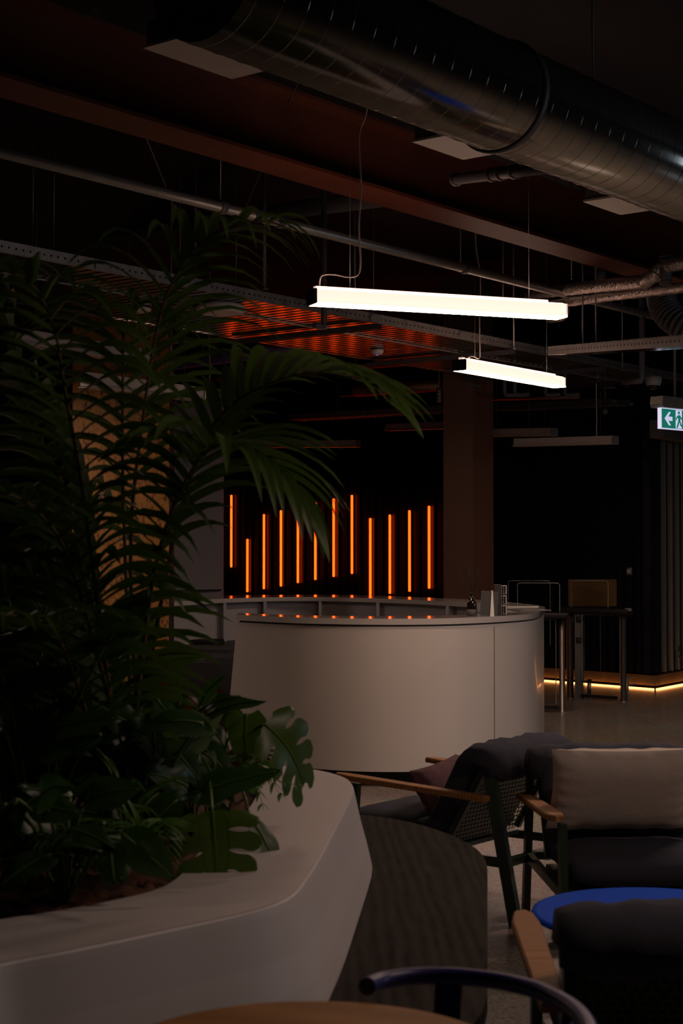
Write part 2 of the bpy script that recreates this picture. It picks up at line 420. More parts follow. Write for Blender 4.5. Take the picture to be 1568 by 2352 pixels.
led = [(531, 1137, 1303), (568, 1238, 1360), (606, 1181, 1353), (645, 1172, 1347), (684, 1163, 1339), (724, 1154, 1332), (766, 1145, 1325),
       (808, 1137, 1318), (850, 1190, 1368), (895, 1182, 1364), (940, 1172, 1359), (985, 1162, 1352), (1031, 1160, 1345), (1078, 1150, 1338), (1129.5, 1145, 1330)]
ords = ['first', 'second', 'third', 'fourth', 'fifth', 'sixth', 'seventh', 'eighth', 'ninth', 'tenth', 'eleventh', 'twelfth']
for i, (px, y0, y1) in enumerate(led):
    g = on_line(px, LW + LN * 0.05, D2)
    zt = P(px, y0, g.y).z; zb = P(px, y1, g.y).z
    m = MB(); m.rbox((g.x, g.y, (zt + zb) / 2), (0.032, 0.03, zt - zb), 0.012, A1 * -1, 0)
    o = m.build('led_tube', M_LED)
    if i < 12:
        lab = 'vertical orange LED tube on the black batten wall, %s from the left' % ords[i]
    else:
        lab = 'vertical orange LED tube by the brown steel column, %s' % ['behind its left half', 'behind its middle', 'a red line at its right edge'][i - 12]
    tag(o, lab, 'LED light', 'orange LED tubes on the batten wall')

# right batten wall, standing on a glowing plinth
cornr = PZ(1502, 1584, 0); wl = PZ(1252, 1564, 0)
wdir = (cornr - wl).normalized()
wstart = on_line(1131, cornr, wdir)
rdir = (PZ(1568, 1574, 0) - cornr); rdir = Vector((math.sin(math.radians(33)), math.cos(math.radians(33)), 0))
wend = cornr + rdir * 5
nA = Vector((wdir.y, -wdir.x, 0)); nA = nA if nA.y < 0 else -nA
nB = Vector((rdir.y, -rdir.x, 0))
PL = 0.16
batten_wall('wall_batten', wstart, cornr, PL + 0.02, 4.3, nA, pitch=0.132)
# the side return of the same wall has wide pale-edged fins
batten_wall('wall_return', cornr, wend, PL + 0.02, 3.0, nB, pitch=0.21, depth=0.05, bw=0.035, fin=M_FIN)
m = MB()
for a, b, n in ((wstart, cornr, nA), (cornr, wend, nB)):
    d = (b - a); L = d.length; d.normalize()
    m.box((a + b) / 2 - n * 0.04 + UP * (0.045 + PL) / 2, (L + 0.01, 0.12, PL - 0.045), math.atan2(d.y, d.x), 0)
struct('baseboard_batten', m, M_BRONZE)
m = MB()
for a, b, n in ((wstart, cornr, nA), (cornr, wend, nB)):
    d = (b - a); L = d.length; d.normalize()
    m.box((a + b) / 2 + n * 0.045 + UP * 0.008, (L + 0.05, 0.03, 0.016), math.atan2(d.y, d.x), 0)
tag(m.build('led_strip', M_GLOW), 'warm glowing LED strip under the bronze plinth of the batten wall', 'LED light')
# header over the return wall
hc = P(1540, 980, 18.5)
m = MB(); a = P(1506, 980, 17.9); b = P(1600, 985, 18.9)
m.bar(P(1507, 985, 17.8), P(1507, 985, 17.8) + rdir * 4.0, 0.16, 0.2)
struct('trim_1', m, M_GREYBOX)
# rocker switch box on the batten wall
def small_wall_box(px, py, w, h, name, label, cat, off=0.02):
    g = on_line(px, cornr + nA * off, wdir); c = P(px, py, g.y)
    m = MB(); m.rbox(c, (w, 0.03, h), 0.006, math.atan2(wdir.y, wdir.x), 0)
    m.box(c + nA * 0.016, (w * 0.5, 0.01, h * 0.5), math.atan2(wdir.y, wdir.x), 1)
    return tag(m.build(name, [M_PIPE, M_PAPER]), label, cat)
small_wall_box(1445, 1312, 0.065, 0.085, 'card_reader', 'small grey card reader on the black batten wall', 'card reader')
g = cornr + rdir * 0.62 + nB * 0.07
m = MB(); c = P(1563, 1497, g.y); m.rbox((g.x, g.y, c.z), (0.03, 0.06, 0.13), 0.008, 0, 0, M=Matrix.Rotation(math.atan2(rdir.y, rdir.x) - PI / 2, 3, 'Z'))
m.box((g.x - 0.012, g.y - 0.01, c.z - 0.02), (0.02, 0.04, 0.04), math.atan2(rdir.y, rdir.x) - PI / 2, 1)
tag(m.build('wall_socket', [M_DGREY, M_PIPE]), 'small dark wall socket between fins of the side return wall', 'socket')

# grey partition left of the LED wall
ga = P(330, 1275, 18.2); ga.z = 0
gb = P(510, 1275, 18.0); gb.z = 0
gd = (gb - ga); gl = gd.length
ztop = P(510, 908, 18.0).z
m = MB(); m.box((ga + gb) / 2 + UP * ztop / 2, (gl, 0.12, ztop), math.atan2(gd.y, gd.x))
struct('wall_grey', m, M_GREYWALL)
m = MB(); m.bar(P(380, 905, 17.85), P(560, 911, 17.7), 0.1, 0.06)
tag(m.build('trim_2', M_GREYWALL), kind='structure')
m = MB(); m.bar(P(408, 921, 17.86), P(512, 921, 17.86), 0.04, 0.05)
tag(m.build('trim_3', M_DGREY), kind='structure')
m = MB(); m.bar(P(395, 1357, 17.96), P(509, 1355, 17.93), 0.04, 0.014)
tag(m.build('picture_rail', M_BLACK), 'thin black rail across the grey partition above the counter', 'rail')

# strand board column
ca = P(165, 1275, 14.0); cb = P(388, 1275, 14.0)
cz = 3.95
m = MB(); m.box(((ca.x + cb.x) / 2, 14.15, cz / 2), (cb.x - ca.x, 0.3, cz))
osb = tag(m.build('board_column', M_OSB), 'broad strand board clad column behind the palm', 'column', kind='structure')
m = MB(); m.box((cb.x + 0.010, 14.13, cz / 2), (0.016, 0.26, cz))
tag(m.build('trim_4', M_BLACK), kind='structure')
m = MB(); c = P(196, 1353, 13.985); m.box(c, (0.07, 0.012, 0.13)); m.box(c + Vector((0, -0.007, 0.01)), (0.05, 0.003, 0.01))
tag(m.build('wall_notice', [M_PAPER]), 'small white card pinned to the strand board column', 'card')

# brown steel column in front of the LED wall
c0 = P(1086, 1275, 17.6); c0.z = 0
pL = on_line(1018, c0, Vector((-1, 0.18, 0))); pR = on_line(1133, c0, Vector((0.82, 0.57, 0)))
m = MB(); back = pL + (pR - c0)
m.prism([(c0.x, c0.y), (pR.x, pR.y), (back.x, back.y), (pL.x, pL.y)], 0, 4.6)
tag(m.build('steel_column', M_COLUMN), kind='structure')

# ------------------------------------------------------------------ overhead: beam, ducts, pipes, raft, trays
def on_d1(px, p, d=D1): return on_line(px, p, d)
# I-beam with red oxide paint
BZ = H + 2.4
bn = PZ(800, 413, BZ); bf = PZ(800, 452, BZ)
perp = Vector((D1.y, -D1.x, 0))                      # to the right of D1, towards the camera
wf = abs((bf - bn).dot(perp)); bc = (bn + bf) / 2; bc.z = 0
s0, s1 = bc - D1 * 9, bc + D1 * 16
m = MB()
m.bar(s0 + UP * (BZ + 0.012), s1 + UP * (BZ + 0.012), wf, 0.024)
m.bar(s0 + UP * (BZ + 0.45), s1 + UP * (BZ + 0.45), wf, 0.024)
m.bar(s0 + UP * (BZ + 0.23), s1 + UP * (BZ + 0.23), 0.02, 0.42)
tag(m.build('steel_beam', M_RUST), 'long red oxide steel I-beam running under the dark ceiling', 'beam')

# big spiral duct
DD = 0.5
dc = P(1140, 220, 7.36)
t0, t1 = -1.99, 9.0
root = thing('spiral_duct', 'large round galvanised spiral duct crossing the top of the hall', 'duct', dc + D1 * t0)
m = MB(); prof = []
seg = 48
Rm = D1.to_track_quat('Z', 'Y').to_matrix()
# helical lockseam: rings of the tube with a raised rib
def ring_tube(mb, p0, p1, r, rib=0.006, pitch=0.13, seg=40, wid=0.010):
    """smooth round duct with raised seams"""
    d = (p1 - p0).normalized(); L = (p1 - p0).length
    R = d.to_track_quat('Z', 'Y').to_matrix()
    mb.tube([p0, p1], r, seg)
    z = pitch * 0.5
    while z < L:
        mb.tube([p0 + d * z + R @ Vector((r * math.cos(k * 2 * PI / seg), r * math.sin(k * 2 * PI / seg), 0.035 * pitch * 2 * math.sin(k * 2 * PI / seg))) for k in range(seg + 1)], rib, 5, 0, False)
        z += pitch
ring_tube(m, dc + D1 * t0, dc + D1 * t1, DD / 2, 0.0022, 0.135, 72)
m.build('duct_wall', M_GALV, root)
m = MB(); m.lathe(dc + D1 * (t0 + 0.02), [(DD / 2 - 0.004, 0), (DD / 2 - 0.004, 0.3), (0.01, 0.31)], 40, 0, D1)
m.build('end_cap', M_BLACK, root)
m = MB(); m.lathe(dc + D1 * 0.02, [(DD / 2 + 0.012, -0.02), (DD / 2 + 0.016, 0), (DD / 2 + 0.012, 0.02)], 40, 0, D1)
m.build('joint_collar', M_DARKPIPE, root)
# three flat grilles fixed to its underside
def grille(px, py, wd, ln, label, zoff=0.12):
    z = dc.z - zoff
    c = PZ(px, py, z)
    r = thing('air_grille', label, 'air vent', c)
    mb = MB(); mb.box(c + UP * 0.05, (ln, wd, 0.1), math.atan2(D1.y, D1.x)); mb.build('box', M_GREYBOX, r)
    mb = MB(); mb.box(c - UP * 0.003, (ln + 0.02, wd + 0.02, 0.012), math.atan2(D1.y, D1.x)); mb.build('face_plate', M_WHITE, r)
    return r
grille(1060, 333, 0.26, 0.42, 'pale flat air grille hung beside the duct near its middle')
grille(500, 125, 0.30, 0.50, 'dark flat air grille under the open end of the duct')
grille(1432, 468, 0.26, 0.42, 'grey flat air grille beside the duct at the right edge')
# ceiling hangers for the duct
for k, t in enumerate((-1.2, 0.9, 3.6)):
    p = dc + D1 * t
    m = MB(); m.box(p + UP * (DD / 2 + 0.008), (0.05, 0.05, 0.008))
    m.tube([p + UP * (DD / 2 + 0.004), Vector((p.x, p.y, CEIL_Z))], 0.006, 6)
    tag(m.build('duct_hanger', M_DARKPIPE), 'thin rod holding the big duct from above, %s' % ['near its open end', 'past the pale grille', 'at the right edge'][k], 'hanger')

def pipe(px0, py0, px1, py1, Y0, Y1, r, m_, name, label, cat='pipe', ext0=0, ext1=0, ribbed=False, sag=None):
    a, b = P(px0, py0, Y0), P(px1, py1, Y1)
    d = (b - a).normalized(); a = a - d * ext0; b = b + d * ext1
    mb = MB()
    if ribbed: ring_tube(mb, a, b, r, 0.004, 0.05, 20, 0.012)
    else: mb.tube([a, b], r, 16)
    o = mb.build(name, m_)
    if label: tag(o, label, cat)
    return a, b
# long silver pipe behind the beam
pz = H + 2.3
p0 = PZ(300, 424, pz); p1 = PZ(1240, 662, pz); dd = (p1 - p0).normalized()
root = thing('steel_pipe', 'long thin silver pipe running behind and below the steel beam', 'pipe', p0)
MB().tube([p0 - D1 * 3.5, p0 + D1 * 13.5], 0.036, 14).build('pipe_run', M_PIPE, root)
for px in (507, 585, 640, 1065):
    q = on_line(px, p0, D1); q.z = pz
    MB().lathe(q, [(0.036, -0.03), (0.046, -0.025), (0.046, 0.025), (0.036, 0.03)], 14, 0, D1).build('coupling', M_DARKPIPE, root)
# dark duct crossing behind the beam, short grey pipe under the big duct
pipe(510, 503, 850, 458, 14.2, 12.3, 0.07, M_DARKPIPE, 'round_duct', 'dark thin duct crossing behind the steel beam at the upper left', 'duct', 2.5, 0.4)
a, b = P(1048, 412, 9.4), P(1262, 384, 8.1)
root = thing('drain_pipe', 'short grey pipe with a capped end just below the big duct', 'pipe', a)
MB().tube([a, b], 0.032, 16).build('pipe_run', M_DARKPIPE, root)
for t in (0.0, 0.42, 0.52, 0.66):
    q = a.lerp(b, t); MB().lathe(q, [(0.033, -0.02), (0.041, -0.016), (0.041, 0.016), (0.033, 0.02)], 16, 0, b - a).build('coupling', M_DARKPIPE, root)

# foil-wrapped pipes at right
def wavy_pipe(pts, r, name, label, cat='pipe'):
    pts = smoothed(pts, 24)
    rr = [r * (1 + 0.05 * math.sin(i * 1.9) + 0.03 * random.random()) for i in range(len(pts))]
    mb = MB().tube(pts, rr, 18)
    return tag(mb.build(name, M_FOIL), label, cat)
wavy_pipe([P(1215, 676, 15.2), P(1330, 662, 13.6), P(1484, 646, 11.8)], 0.052, 'insulated_pipe', 'upper foil wrapped pipe at the right, ending in an elbow')
wavy_pipe([P(1478, 646, 11.8), P(1500, 634, 11.6), P(1530, 612, 11.5), P(1640, 592, 10.9)], 0.05, 'insulated_pipe', 'foil wrapped elbow pipe rising towards the right edge')
wavy_pipe([P(1240, 703, 15.0), P(1400, 681, 13.0), P(1600, 657, 11.2)], 0.040, 'insulated_pipe', 'lower foil wrapped pipe running to the right edge')
m = MB(); m.tube(smoothed([P(1262, 700, 15.2), P(1290, 702, 15.0), P(1290, 722, 15.0), P(1262, 728, 15.2)], 8), 0.06, 14)
tag(m.build('insulated_pipe', M_FOIL), 'foil wrapped bend just behind the right end of the large lamp', 'pipe')
m = MB(); ring_tube(m, P(1528, 585, 11.5), P(1528, 655, 11.5), 0.045, 0.004, 0.03, 16, 0.008)
tag(m.build('riser_pipe', M_DARKPIPE), 'dark ribbed riser crossing the foil wrapped elbow', 'pipe')
m = MB(); ring_tube(m, P(1377, 615, 13.5), P(1377, 642, 13.5), 0.05, 0.004, 0.03, 16, 0.008)
tag(m.build('riser_pipe', M_DARKPIPE), 'short dark riser under the end of the steel beam', 'pipe')
m = MB(); pts = smoothed([P(1518, 672, 12.5), P(1524, 705, 12.4), P(1552, 738, 12.3), P(1620, 775, 12.2)], 6)
for i in range(len(pts) - 1):
    q0, q1 = pts[i], pts[i + 1]
    m.tube([q0, q0.lerp(q1, 0.3), q0.lerp(q1, 0.55), q1], [0.10, 0.118, 0.118, 0.10], 22)
tag(m.build('flexible_duct', M_DARKPIPE), 'black corrugated flexible duct drooping at the right edge', 'duct')

# ribbed raft ---------------------------------------------------------------
RZ = H + 1.95
rn = PZ(760, 722, RZ)                                   # a point of the near edge
rf = PZ(700, 803, RZ)
RW = abs((rf - rn).dot(perp))
ra = on_line(-60, Vector((rn.x, rn.y, 0)), D1); rb = on_line(1600, Vector((rn.x, rn.y, 0)), D1)
RL = (rb - ra).length
def R3(u, v, z): return ra + D1 * u - perp * v + UP * z        # u along, v away from the camera
root = thing('ceiling_raft', 'long suspended raft of ribbed metal decking with a perforated edge', 'ceiling panel', R3(0, 0, RZ))
m = MB(); pitch = 0.105; u = 0
pr = []
while u < RL:
    pr += [(u, 0), (u + 0.062, 0), (u + 0.07, 0.035), (u + 0.097, 0.035), (u + pitch, 0)]
    u += pitch
A = [R3(x, 0.02, RZ + z + 0.006) for x, z in pr]; B = [R3(x, RW, RZ + z + 0.006) for x, z in pr]
m.strip(A, B, 0, False)
m.box(R3(RL / 2, RW / 2, RZ + 0.055), (RL, RW - 0.05, 0.01), math.atan2(D1.y, D1.x))
dk = m.build('deck', M_DECK, root)
def perf_strip(mb, u0, u1, v, z0, z1, pitch, hole):
    """vertical strip along the raft's edge with square holes"""
    u = u0; zc = (z0 + z1) / 2
    while u < u1 - 1e-6:
        c = u + pitch / 2
        o_ = [(u, z0), (u + pitch, z0), (u + pitch, z1), (u, z1)]
        i_ = [(c - hole / 2, zc - hole / 2), (c + hole / 2, zc - hole / 2), (c + hole / 2, zc + hole / 2), (c - hole / 2, zc + hole / 2)]
        mb.add([R3(a, v, z) for a, z in o_] + [R3(a, v, z) for a, z in i_], [(0, 1, 5, 4), (1, 2, 6, 5), (2, 3, 7, 6), (3, 0, 4, 7)])
        u += pitch
m = MB(); perf_strip(m, 0, RL, 0.0, RZ, RZ + 0.075, 0.06, 0.014)
m.box(R3(RL / 2, 0.012, RZ + 0.001), (RL, 0.024, 0.003), math.atan2(D1.y, D1.x))
m.box(R3(RL / 2, 0.008, RZ + 0.075), (RL, 0.02, 0.003), math.atan2(D1.y, D1.x))
m.box(R3(RL / 2, 0.03, RZ + 0.04), (RL, 0.003, 0.06), math.atan2(D1.y, D1.x), 1)
m.build('perforated_edge', [M_GALV2, M_BLACK], root)
m = MB(); m.box(R3(RL / 2, RW, RZ + 0.035), (RL, 0.03, 0.07), math.atan2(D1.y, D1.x))
m.build('far_edge', M_DECK, root)
m = MB(); m.box(R3(RL / 2, RW * 0.36, RZ - 0.004), (RL, 0.014, 0.012), math.atan2(D1.y, D1.x))
m.build('seam_strip', M_GALV2, root)
for px in (232, 862, 1065, 1255, 1378):
    q = on_line(px, R3(0, 0, 0), D1); uu = (q - ra).dot(D1)
    m = MB(); m.box(R3(uu, -0.006, RZ + 0.037), (0.14, 0.008, 0.06), math.atan2(D1.y, D1.x)); m.build('splice_plate', M_GALV2, root)
# struts hung below the raft across it
def strut(px, v0, v1, label):
    q = on_line(px, R3(0, 0, 0), D1); uu = (q - ra).dot(D1)
    m = MB(); a = R3(uu, v0, RZ - 0.035); b = R3(uu, v1, RZ - 0.035)
    for s in (-0.018, 0.018): m.bar(a + D1 * s, b + D1 * s, 0.004, 0.04)
    m.bar(a + UP * 0.02, b + UP * 0.02, 0.04, 0.004)
    tag(m.build('strut_channel', M_DARKPIPE), label, 'strut')
strut(862, -0.05, RW + 0.02, 'dark steel strut under the raft left of the smoke detector')
strut(1172, -0.05, RW + 0.1, 'dark steel strut under the raft behind the small lamp')
strut(1382, -0.05, RW + 0.1, 'dark steel strut under the raft left of the dome camera')
# perforated tray leaving the raft towards the right
ta = P(1258, 806, 14.2); tb = P(1620, 778, 10.4)
td = (tb - ta); TL = td.length; td.normalize(); tn = td.cross(UP).normalized()
tn = tn if tn.y > 0 else -tn
root = thing('cable_tray', 'perforated cable tray leaving the raft towards the right edge', 'cable tray', ta)
m = MB(); u = 0
while u < TL:
    o_ = [(u, -0.035), (u + 0.085, -0.035), (u + 0.085, 0.035), (u, 0.035)]
    i_ = [(u + 0.033, -0.009), (u + 0.052, -0.009), (u + 0.052, 0.009), (u + 0.033, 0.009)]
    m.add([ta + td * a + UP * z for a, z in o_] + [ta + td * a + UP * z for a, z in i_], [(0, 1, 5, 4), (1, 2, 6, 5), (2, 3, 7, 6), (3, 0, 4, 7)])
    m.box(ta + td * (u + 0.042) + UP * 0.036, (0.06, 0.012, 0.004), math.atan2(td.y, td.x))
    u += 0.085
m.bar(ta - UP * 0.035 + tn * 0.008, tb - UP * 0.035 + tn * 0.008, 0.02, 0.003)
m.bar(ta + tn * 0.02, tb + tn * 0.02, 0.003, 0.06, mi=1)
m.build('side_rail', [M_GALV2, M_BLACK], root)
m = MB(); u = 0
while u < TL:
    m.box(ta + td * u + tn * 0.16 - UP * 0.03, (0.035, 0.30, 0.006), math.atan2(td.y, td.x)); u += 0.07
m.build('rungs', M_DECK, root)
m = MB(); m.bar(ta + tn * 0.32, tb + tn * 0.32, 0.003, 0.06); m.build('side_rail', M_GALV2, root)

# threaded rods, conduits and wires
def rod(px, y0, y1, Y, r, label, name='hanger_rod', m_=M_ROD, elbow=None, to_ceiling=True):
    a = P(px, y0, Y); b = P(px, y1, Y)
    top = Vector((a.x, a.y, CEIL_Z)) if to_ceiling else a
    pts = [top, Vector((a.x, a.y, b.z))]
    if elbow:
        bz = b.z
        pts = [top, Vector((a.x, a.y, bz + 0.08)), Vector((a.x, a.y, bz + 0.03)), Vector((a.x, a.y, bz)) + Vector(elbow) * 0.04, Vector((a.x, a.y, bz)) + Vector(elbow)]
    m = MB().tube(pts, r, 8)
    if not elbow: m.lathe(pts[-1] - UP * 0.004, [(r * 2.2, 0), (r * 2.2, 0.012)], 8)
    return tag(m.build(name, m_), label, 'pipe' if 'conduit' in name else 'rod')
rod(78, 0, 572, 10.9, 0.004, 'thin rod carrying the raft at the far left edge')
rod(126, 0, 582, 11.0, 0.004, 'thin rod carrying the raft, second from the left edge')
rod(450, 0, 640, 12.0, 0.006, 'bright rod passing in front of the silver pipe')
rod(507, 0, 462, 10.6, 0.005, 'short rod holding the silver pipe left of the palm tip', )
rod(607, 0, 665, 12.3, 0.016, 'thick pole holding the raft right of the palm tip', 'conduit', M_DARKPIPE)
rod(744, 0, 750, 12.3, 0.022, 'grey conduit with an elbow left of the large lamp', 'conduit', M_DARKPIPE, tuple(-D1 * 0.12 + D2 * 0.0))
rod(814, 0, 700, 13.2, 0.008, 'dim rod just left of the lamp cable, behind it')
rod(857, 0, 722, 12.9, 0.004, 'thin rod right of the large lamp cable')
rod(1057, 548, 618, 13.3, 0.005, 'short rod above the clamp of the silver pipe')
rod(1153, 0, 690, 13.9, 0.004, 'faint rod left of the pair in the middle')
rod(1177, 0, 800, 14.6, 0.007, 'double length rod reaching the raft edge above the small lamp')
rod(1310, 0, 640, 13.6, 0.005, 'rod ending on the upper foil wrapped pipe')
rod(1335, 0, 805, 13.5, 0.007, 'rod carrying the junction of the raft and the tray')
rod(1365, 0, 792, 13.1, 0.006, 'rod carrying the right hand tray, nearest the junction')
rod(1425, 0, 850, 15.5, 0.007, 'rod carrying the raft left of the thick conduit')
rod(1470, 0, 874, 15.2, 0.030, 'thick grey conduit bending under the raft near the dome camera', 'conduit', M_DARKPIPE, tuple(D2 * 0.2))
rod(415, 0, 660, 12.0, 0.004, 'faint rod behind the palm, left of the bright rod')
rod(543, 0, 690, 12.4, 0.004, 'faint rod behind the arching palm frond')
for (x0, y0, x1, y1, Y, lab) in ((337, 320, 440, 575, 10.5, 'slanting brace wire at the upper left'), (597, 397, 545, 520, 11.2, 'slanting brace wire right of the palm tip')):
    a, b = P(x0, y0, Y), P(x1, y1, Y + 1.2); a = a + (a - b) * ((CEIL_Z - a.z) / (a.z - b.z)); tag(MB().tube([a, b], 0.004, 6).build('brace_wire', M_ROD), lab, 'wire')
# conduits beyond the small lamp, hanging from the raft
for k, px in enumerate((1158, 1181, 1252, 1296)):
    a = P(px, 850, 17.3); b = P(px, 905, 17.3)
    pts = smoothed([Vector((a.x, a.y, RZ + 0.3)), Vector((a.x, a.y, b.z + 0.05)), b, b + Vector((0.07, 0, -0.01)), b + Vector((0.16, 0, 0.0))], 4)
    tag(MB().tube(pts, 0.026, 10).build('conduit', M_DARKPIPE), 'dark bent conduit under the far end of the raft, %s of four' % ['leftmost', 'second from left', 'third from left', 'rightmost'][k], 'pipe')

# things on the underside of the raft
def under(px, py): return PZ(px, py, RZ)
c = under(507, 700); r = thing('ceiling_speaker', 'large pale round speaker under the raft behind the palm', 'speaker', c)
MB().lathe(c - UP * 0.07, [(0.16, 0), (0.19, 0.02), (0.19, 0.05), (0.15, 0.075)], 32).build('bowl', M_WHITE, r)
c = under(315, 708); MBx = MB().lathe(c - UP * 0.03, [(0.09, 0), (0.11, 0.012), (0.11, 0.03)], 24); tag(MBx.build('ceiling_speaker', M_WHITE), 'small pale disc speaker under the raft at the left', 'speaker')
c = under(866, 804); r = thing('smoke_detector', 'small white smoke detector under the raft beside the red reflections', 'smoke detector', c)
MB().lathe(c - UP * 0.045, [(0.035, 0), (0.055, 0.012), (0.06, 0.03), (0.066, 0.046)], 24).build('body', M_WHITE, r)
MB().lathe(c - UP * 0.052, [(0.008, 0), (0.008, 0.008)], 8).build('indicator', mat('blue_indicator', (0.1, 0.1, 0.6), 0.4, emis=(0.1, 0.12, 0.8), estr=1.0), r)
c = under(1500, 866); r = thing('dome_camera', 'white dome security camera hanging under the raft at the right', 'camera', c)
MB().lathe(c - UP * 0.095, [(0.075, 0), (0.088, 0.04), (0.095, 0.095)], 28).build('housing', M_WHITE, r)
MB().lathe(c - UP * 0.15, [(0.012, 0), (0.04, 0.012), (0.062, 0.035), (0.068, 0.058)], 28).build('dome', mat('smoked_dome', (0.02, 0.02, 0.025), 0.06, coat=0.8), r)
c = under(1401, 890); tag(MB().lathe(c - UP * 0.02, [(0.09, 0), (0.10, 0.008), (0.10, 0.02)], 24).build('ceiling_speaker', M_GREYBOX), 'flat grey disc speaker under the raft left of the dome camera', 'speaker')
for k, (px, py) in enumerate(((1372, 866), (1440, 880))):
    c = under(px, py); r = thing('sprinkler', 'small sprinkler head under the raft, %s of the pair near the camera' % ['left', 'right'][k], 'sprinkler', c)
    MB().lathe(c - UP * 0.04, [(0.006, 0), (0.006, 0.03), (0.014, 0.03), (0.014, 0.045)], 10).build('head', M_CHROME, r)
    MB().lathe(c - UP * 0.05, [(0.022, 0), (0.022, 0.004)], 12).build('deflector', M_CHROME, r)
c = P(1389, 945, 18.2); r = thing('motion_sensor', 'small round sensor hanging on a stem in front of the batten wall', 'sensor', c)
MB().lathe(c - UP * 0.035, [(0.01, 0), (0.028, 0.01), (0.035, 0.035), (0.028, 0.06), (0.01, 0.07)], 18).build('ball', M_GREYBOX, r)
MB().tube([c + UP * 0.03, Vector((c.x, c.y, RZ + 0.2))], 0.008, 8).build('stem', M_GREYBOX, r)

# ducts and trays beyond the raft, near the LED wall
pipe(398, 833, 720, 790, 19.0, 16.6, 0.085, M_PURPLE, 'round_duct', 'violet tinted duct beyond the raft at the left', 'duct', 0.2, 0.6, ribbed=True)
a, b = P(500, 871, 20.6), P(960, 832, 17.6)
tag(MB().bar(a, b, 0.05, 0.05).build('red_glow_rail', M_REDGLOW), 'rail with red LED glow in its colour hanging beyond the raft in front of the LED wall', 'rail')
pipe(830, 897, 1016, 884, 20.3, 19.6, 0.075, M_COPPER, 'round_duct', 'copper coloured duct left of the top of the steel column', 'duct', 0.1, 0.0, ribbed=True)
tag(MB().bar(P(782, 911, 20.0), P(1016, 896, 19.3), 0.02, 0.012).build('cable_rail', M_REDGLOW), 'thin rail with red LED glow in its colour under the copper coloured duct', 'rail')
m = MB(); c = P(1008, 912, 19.0); m.tube([Vector((c.x, c.y, CEIL_Z)), c], 0.006, 6).tube(smoothed([c + UP * 0.1, c, c + Vector((0.0, 0, -0.06))], 4), 0.035, 12)
tag(m.build('duct_end', M_FOIL), 'small foil wrapped pipe end left of the steel column', 'pipe')
def tray_line(p0, p1, name, label, w=0.3, m1=M_GALV2):
    d = (p1 - p0); L = d.length; d.normalize(); n = d.cross(UP).normalized(); n = n if n.y > 0 else -n
    r = thing(name, label, 'cable tray', p0)
    mb = MB(); mb.bar(p0, p1, 0.004, 0.07); mb.build('side_rail', m1, r)
    mb = MB(); mb.bar(p0 + n * w, p1 + n * w, 0.004, 0.07); mb.build('side_rail', m1, r)
    mb = MB(); u = 0.05
    while u < L: mb.box(p0 + d * u + n * w / 2 - UP * 0.03, (0.03, w, 0.012), math.atan2(d.y, d.x)); u += 0.12
    mb.build('rungs', m1, r)
tray_line(P(660, 958, 20.8), P(1016, 938, 19.2), 'cable_tray', 'far cable tray left of the steel column, red lit from below')
tray_line(P(1128, 936, 19.0), P(1400, 922, 17.3), 'cable_tray', 'far cable tray right of the steel column', 0.3, M_DARKPIPE)
tag(MB().tube([P(1133, 917, 18.9), P(1330, 912, 17.8)], 0.02, 8).build('copper_pipe', M_COPPER), 'thin copper pipe above the far tray right of the column', 'pipe')
tag(MB().bar(P(1403, 921, 17.6), P(1450, 929, 17.9), 0.05, 0.03).build('strut_channel', M_GREYBOX), 'short grey bracket right of the far tray', 'strut')
tag(MB().bar(P(1058, 880, 17.68), P(1100, 887, 17.56), 0.05, 0.03).build('strut_channel', M_GREYBOX), 'short grey bracket on top of the steel column', 'strut')
tag(MB().bar(P(405, 783, 16.8), P(448, 788, 16.8), 0.04, 0.02).build('strut_channel', M_GREYBOX), 'short grey bracket above the violet duct', 'strut')
rod(535, 0, 900, 19.5, 0.02, 'dark pole beyond the raft right of the grey partition', 'conduit', M_DARKPIPE)
rod(816, 0, 865, 18.5, 0.02, 'dark pole crossing the red rail', 'conduit', M_DARKPIPE)
pts = smoothed([Vector((P(481, 815, 17.5).x, 17.5, CEIL_Z)), P(481, 815, 17.5), P(484, 835, 17.5), P(481, 868, 17.5), P(482, 900, 17.5), P(472, 910, 17.5), P(455, 912, 17.4)], 5)
tag(MB().tube(pts, 0.008, 6).build('loose_cable', M_CABLE), 'pale cable dangling beyond the violet duct', 'cable')
pts = smoothed([Vector((P(393, 760, 13.9).x, 13.9, CEIL_Z)), P(393, 760, 13.9), P(393, 850, 13.9), P(396, 875, 13.9), P(412, 889, 13.7), P(433, 893, 13.5)], 5)
tag(MB().tube(pts, 0.006, 6).build('loose_cable', M_CABLE), 'pale cable running down the edge of the strand board column', 'cable')

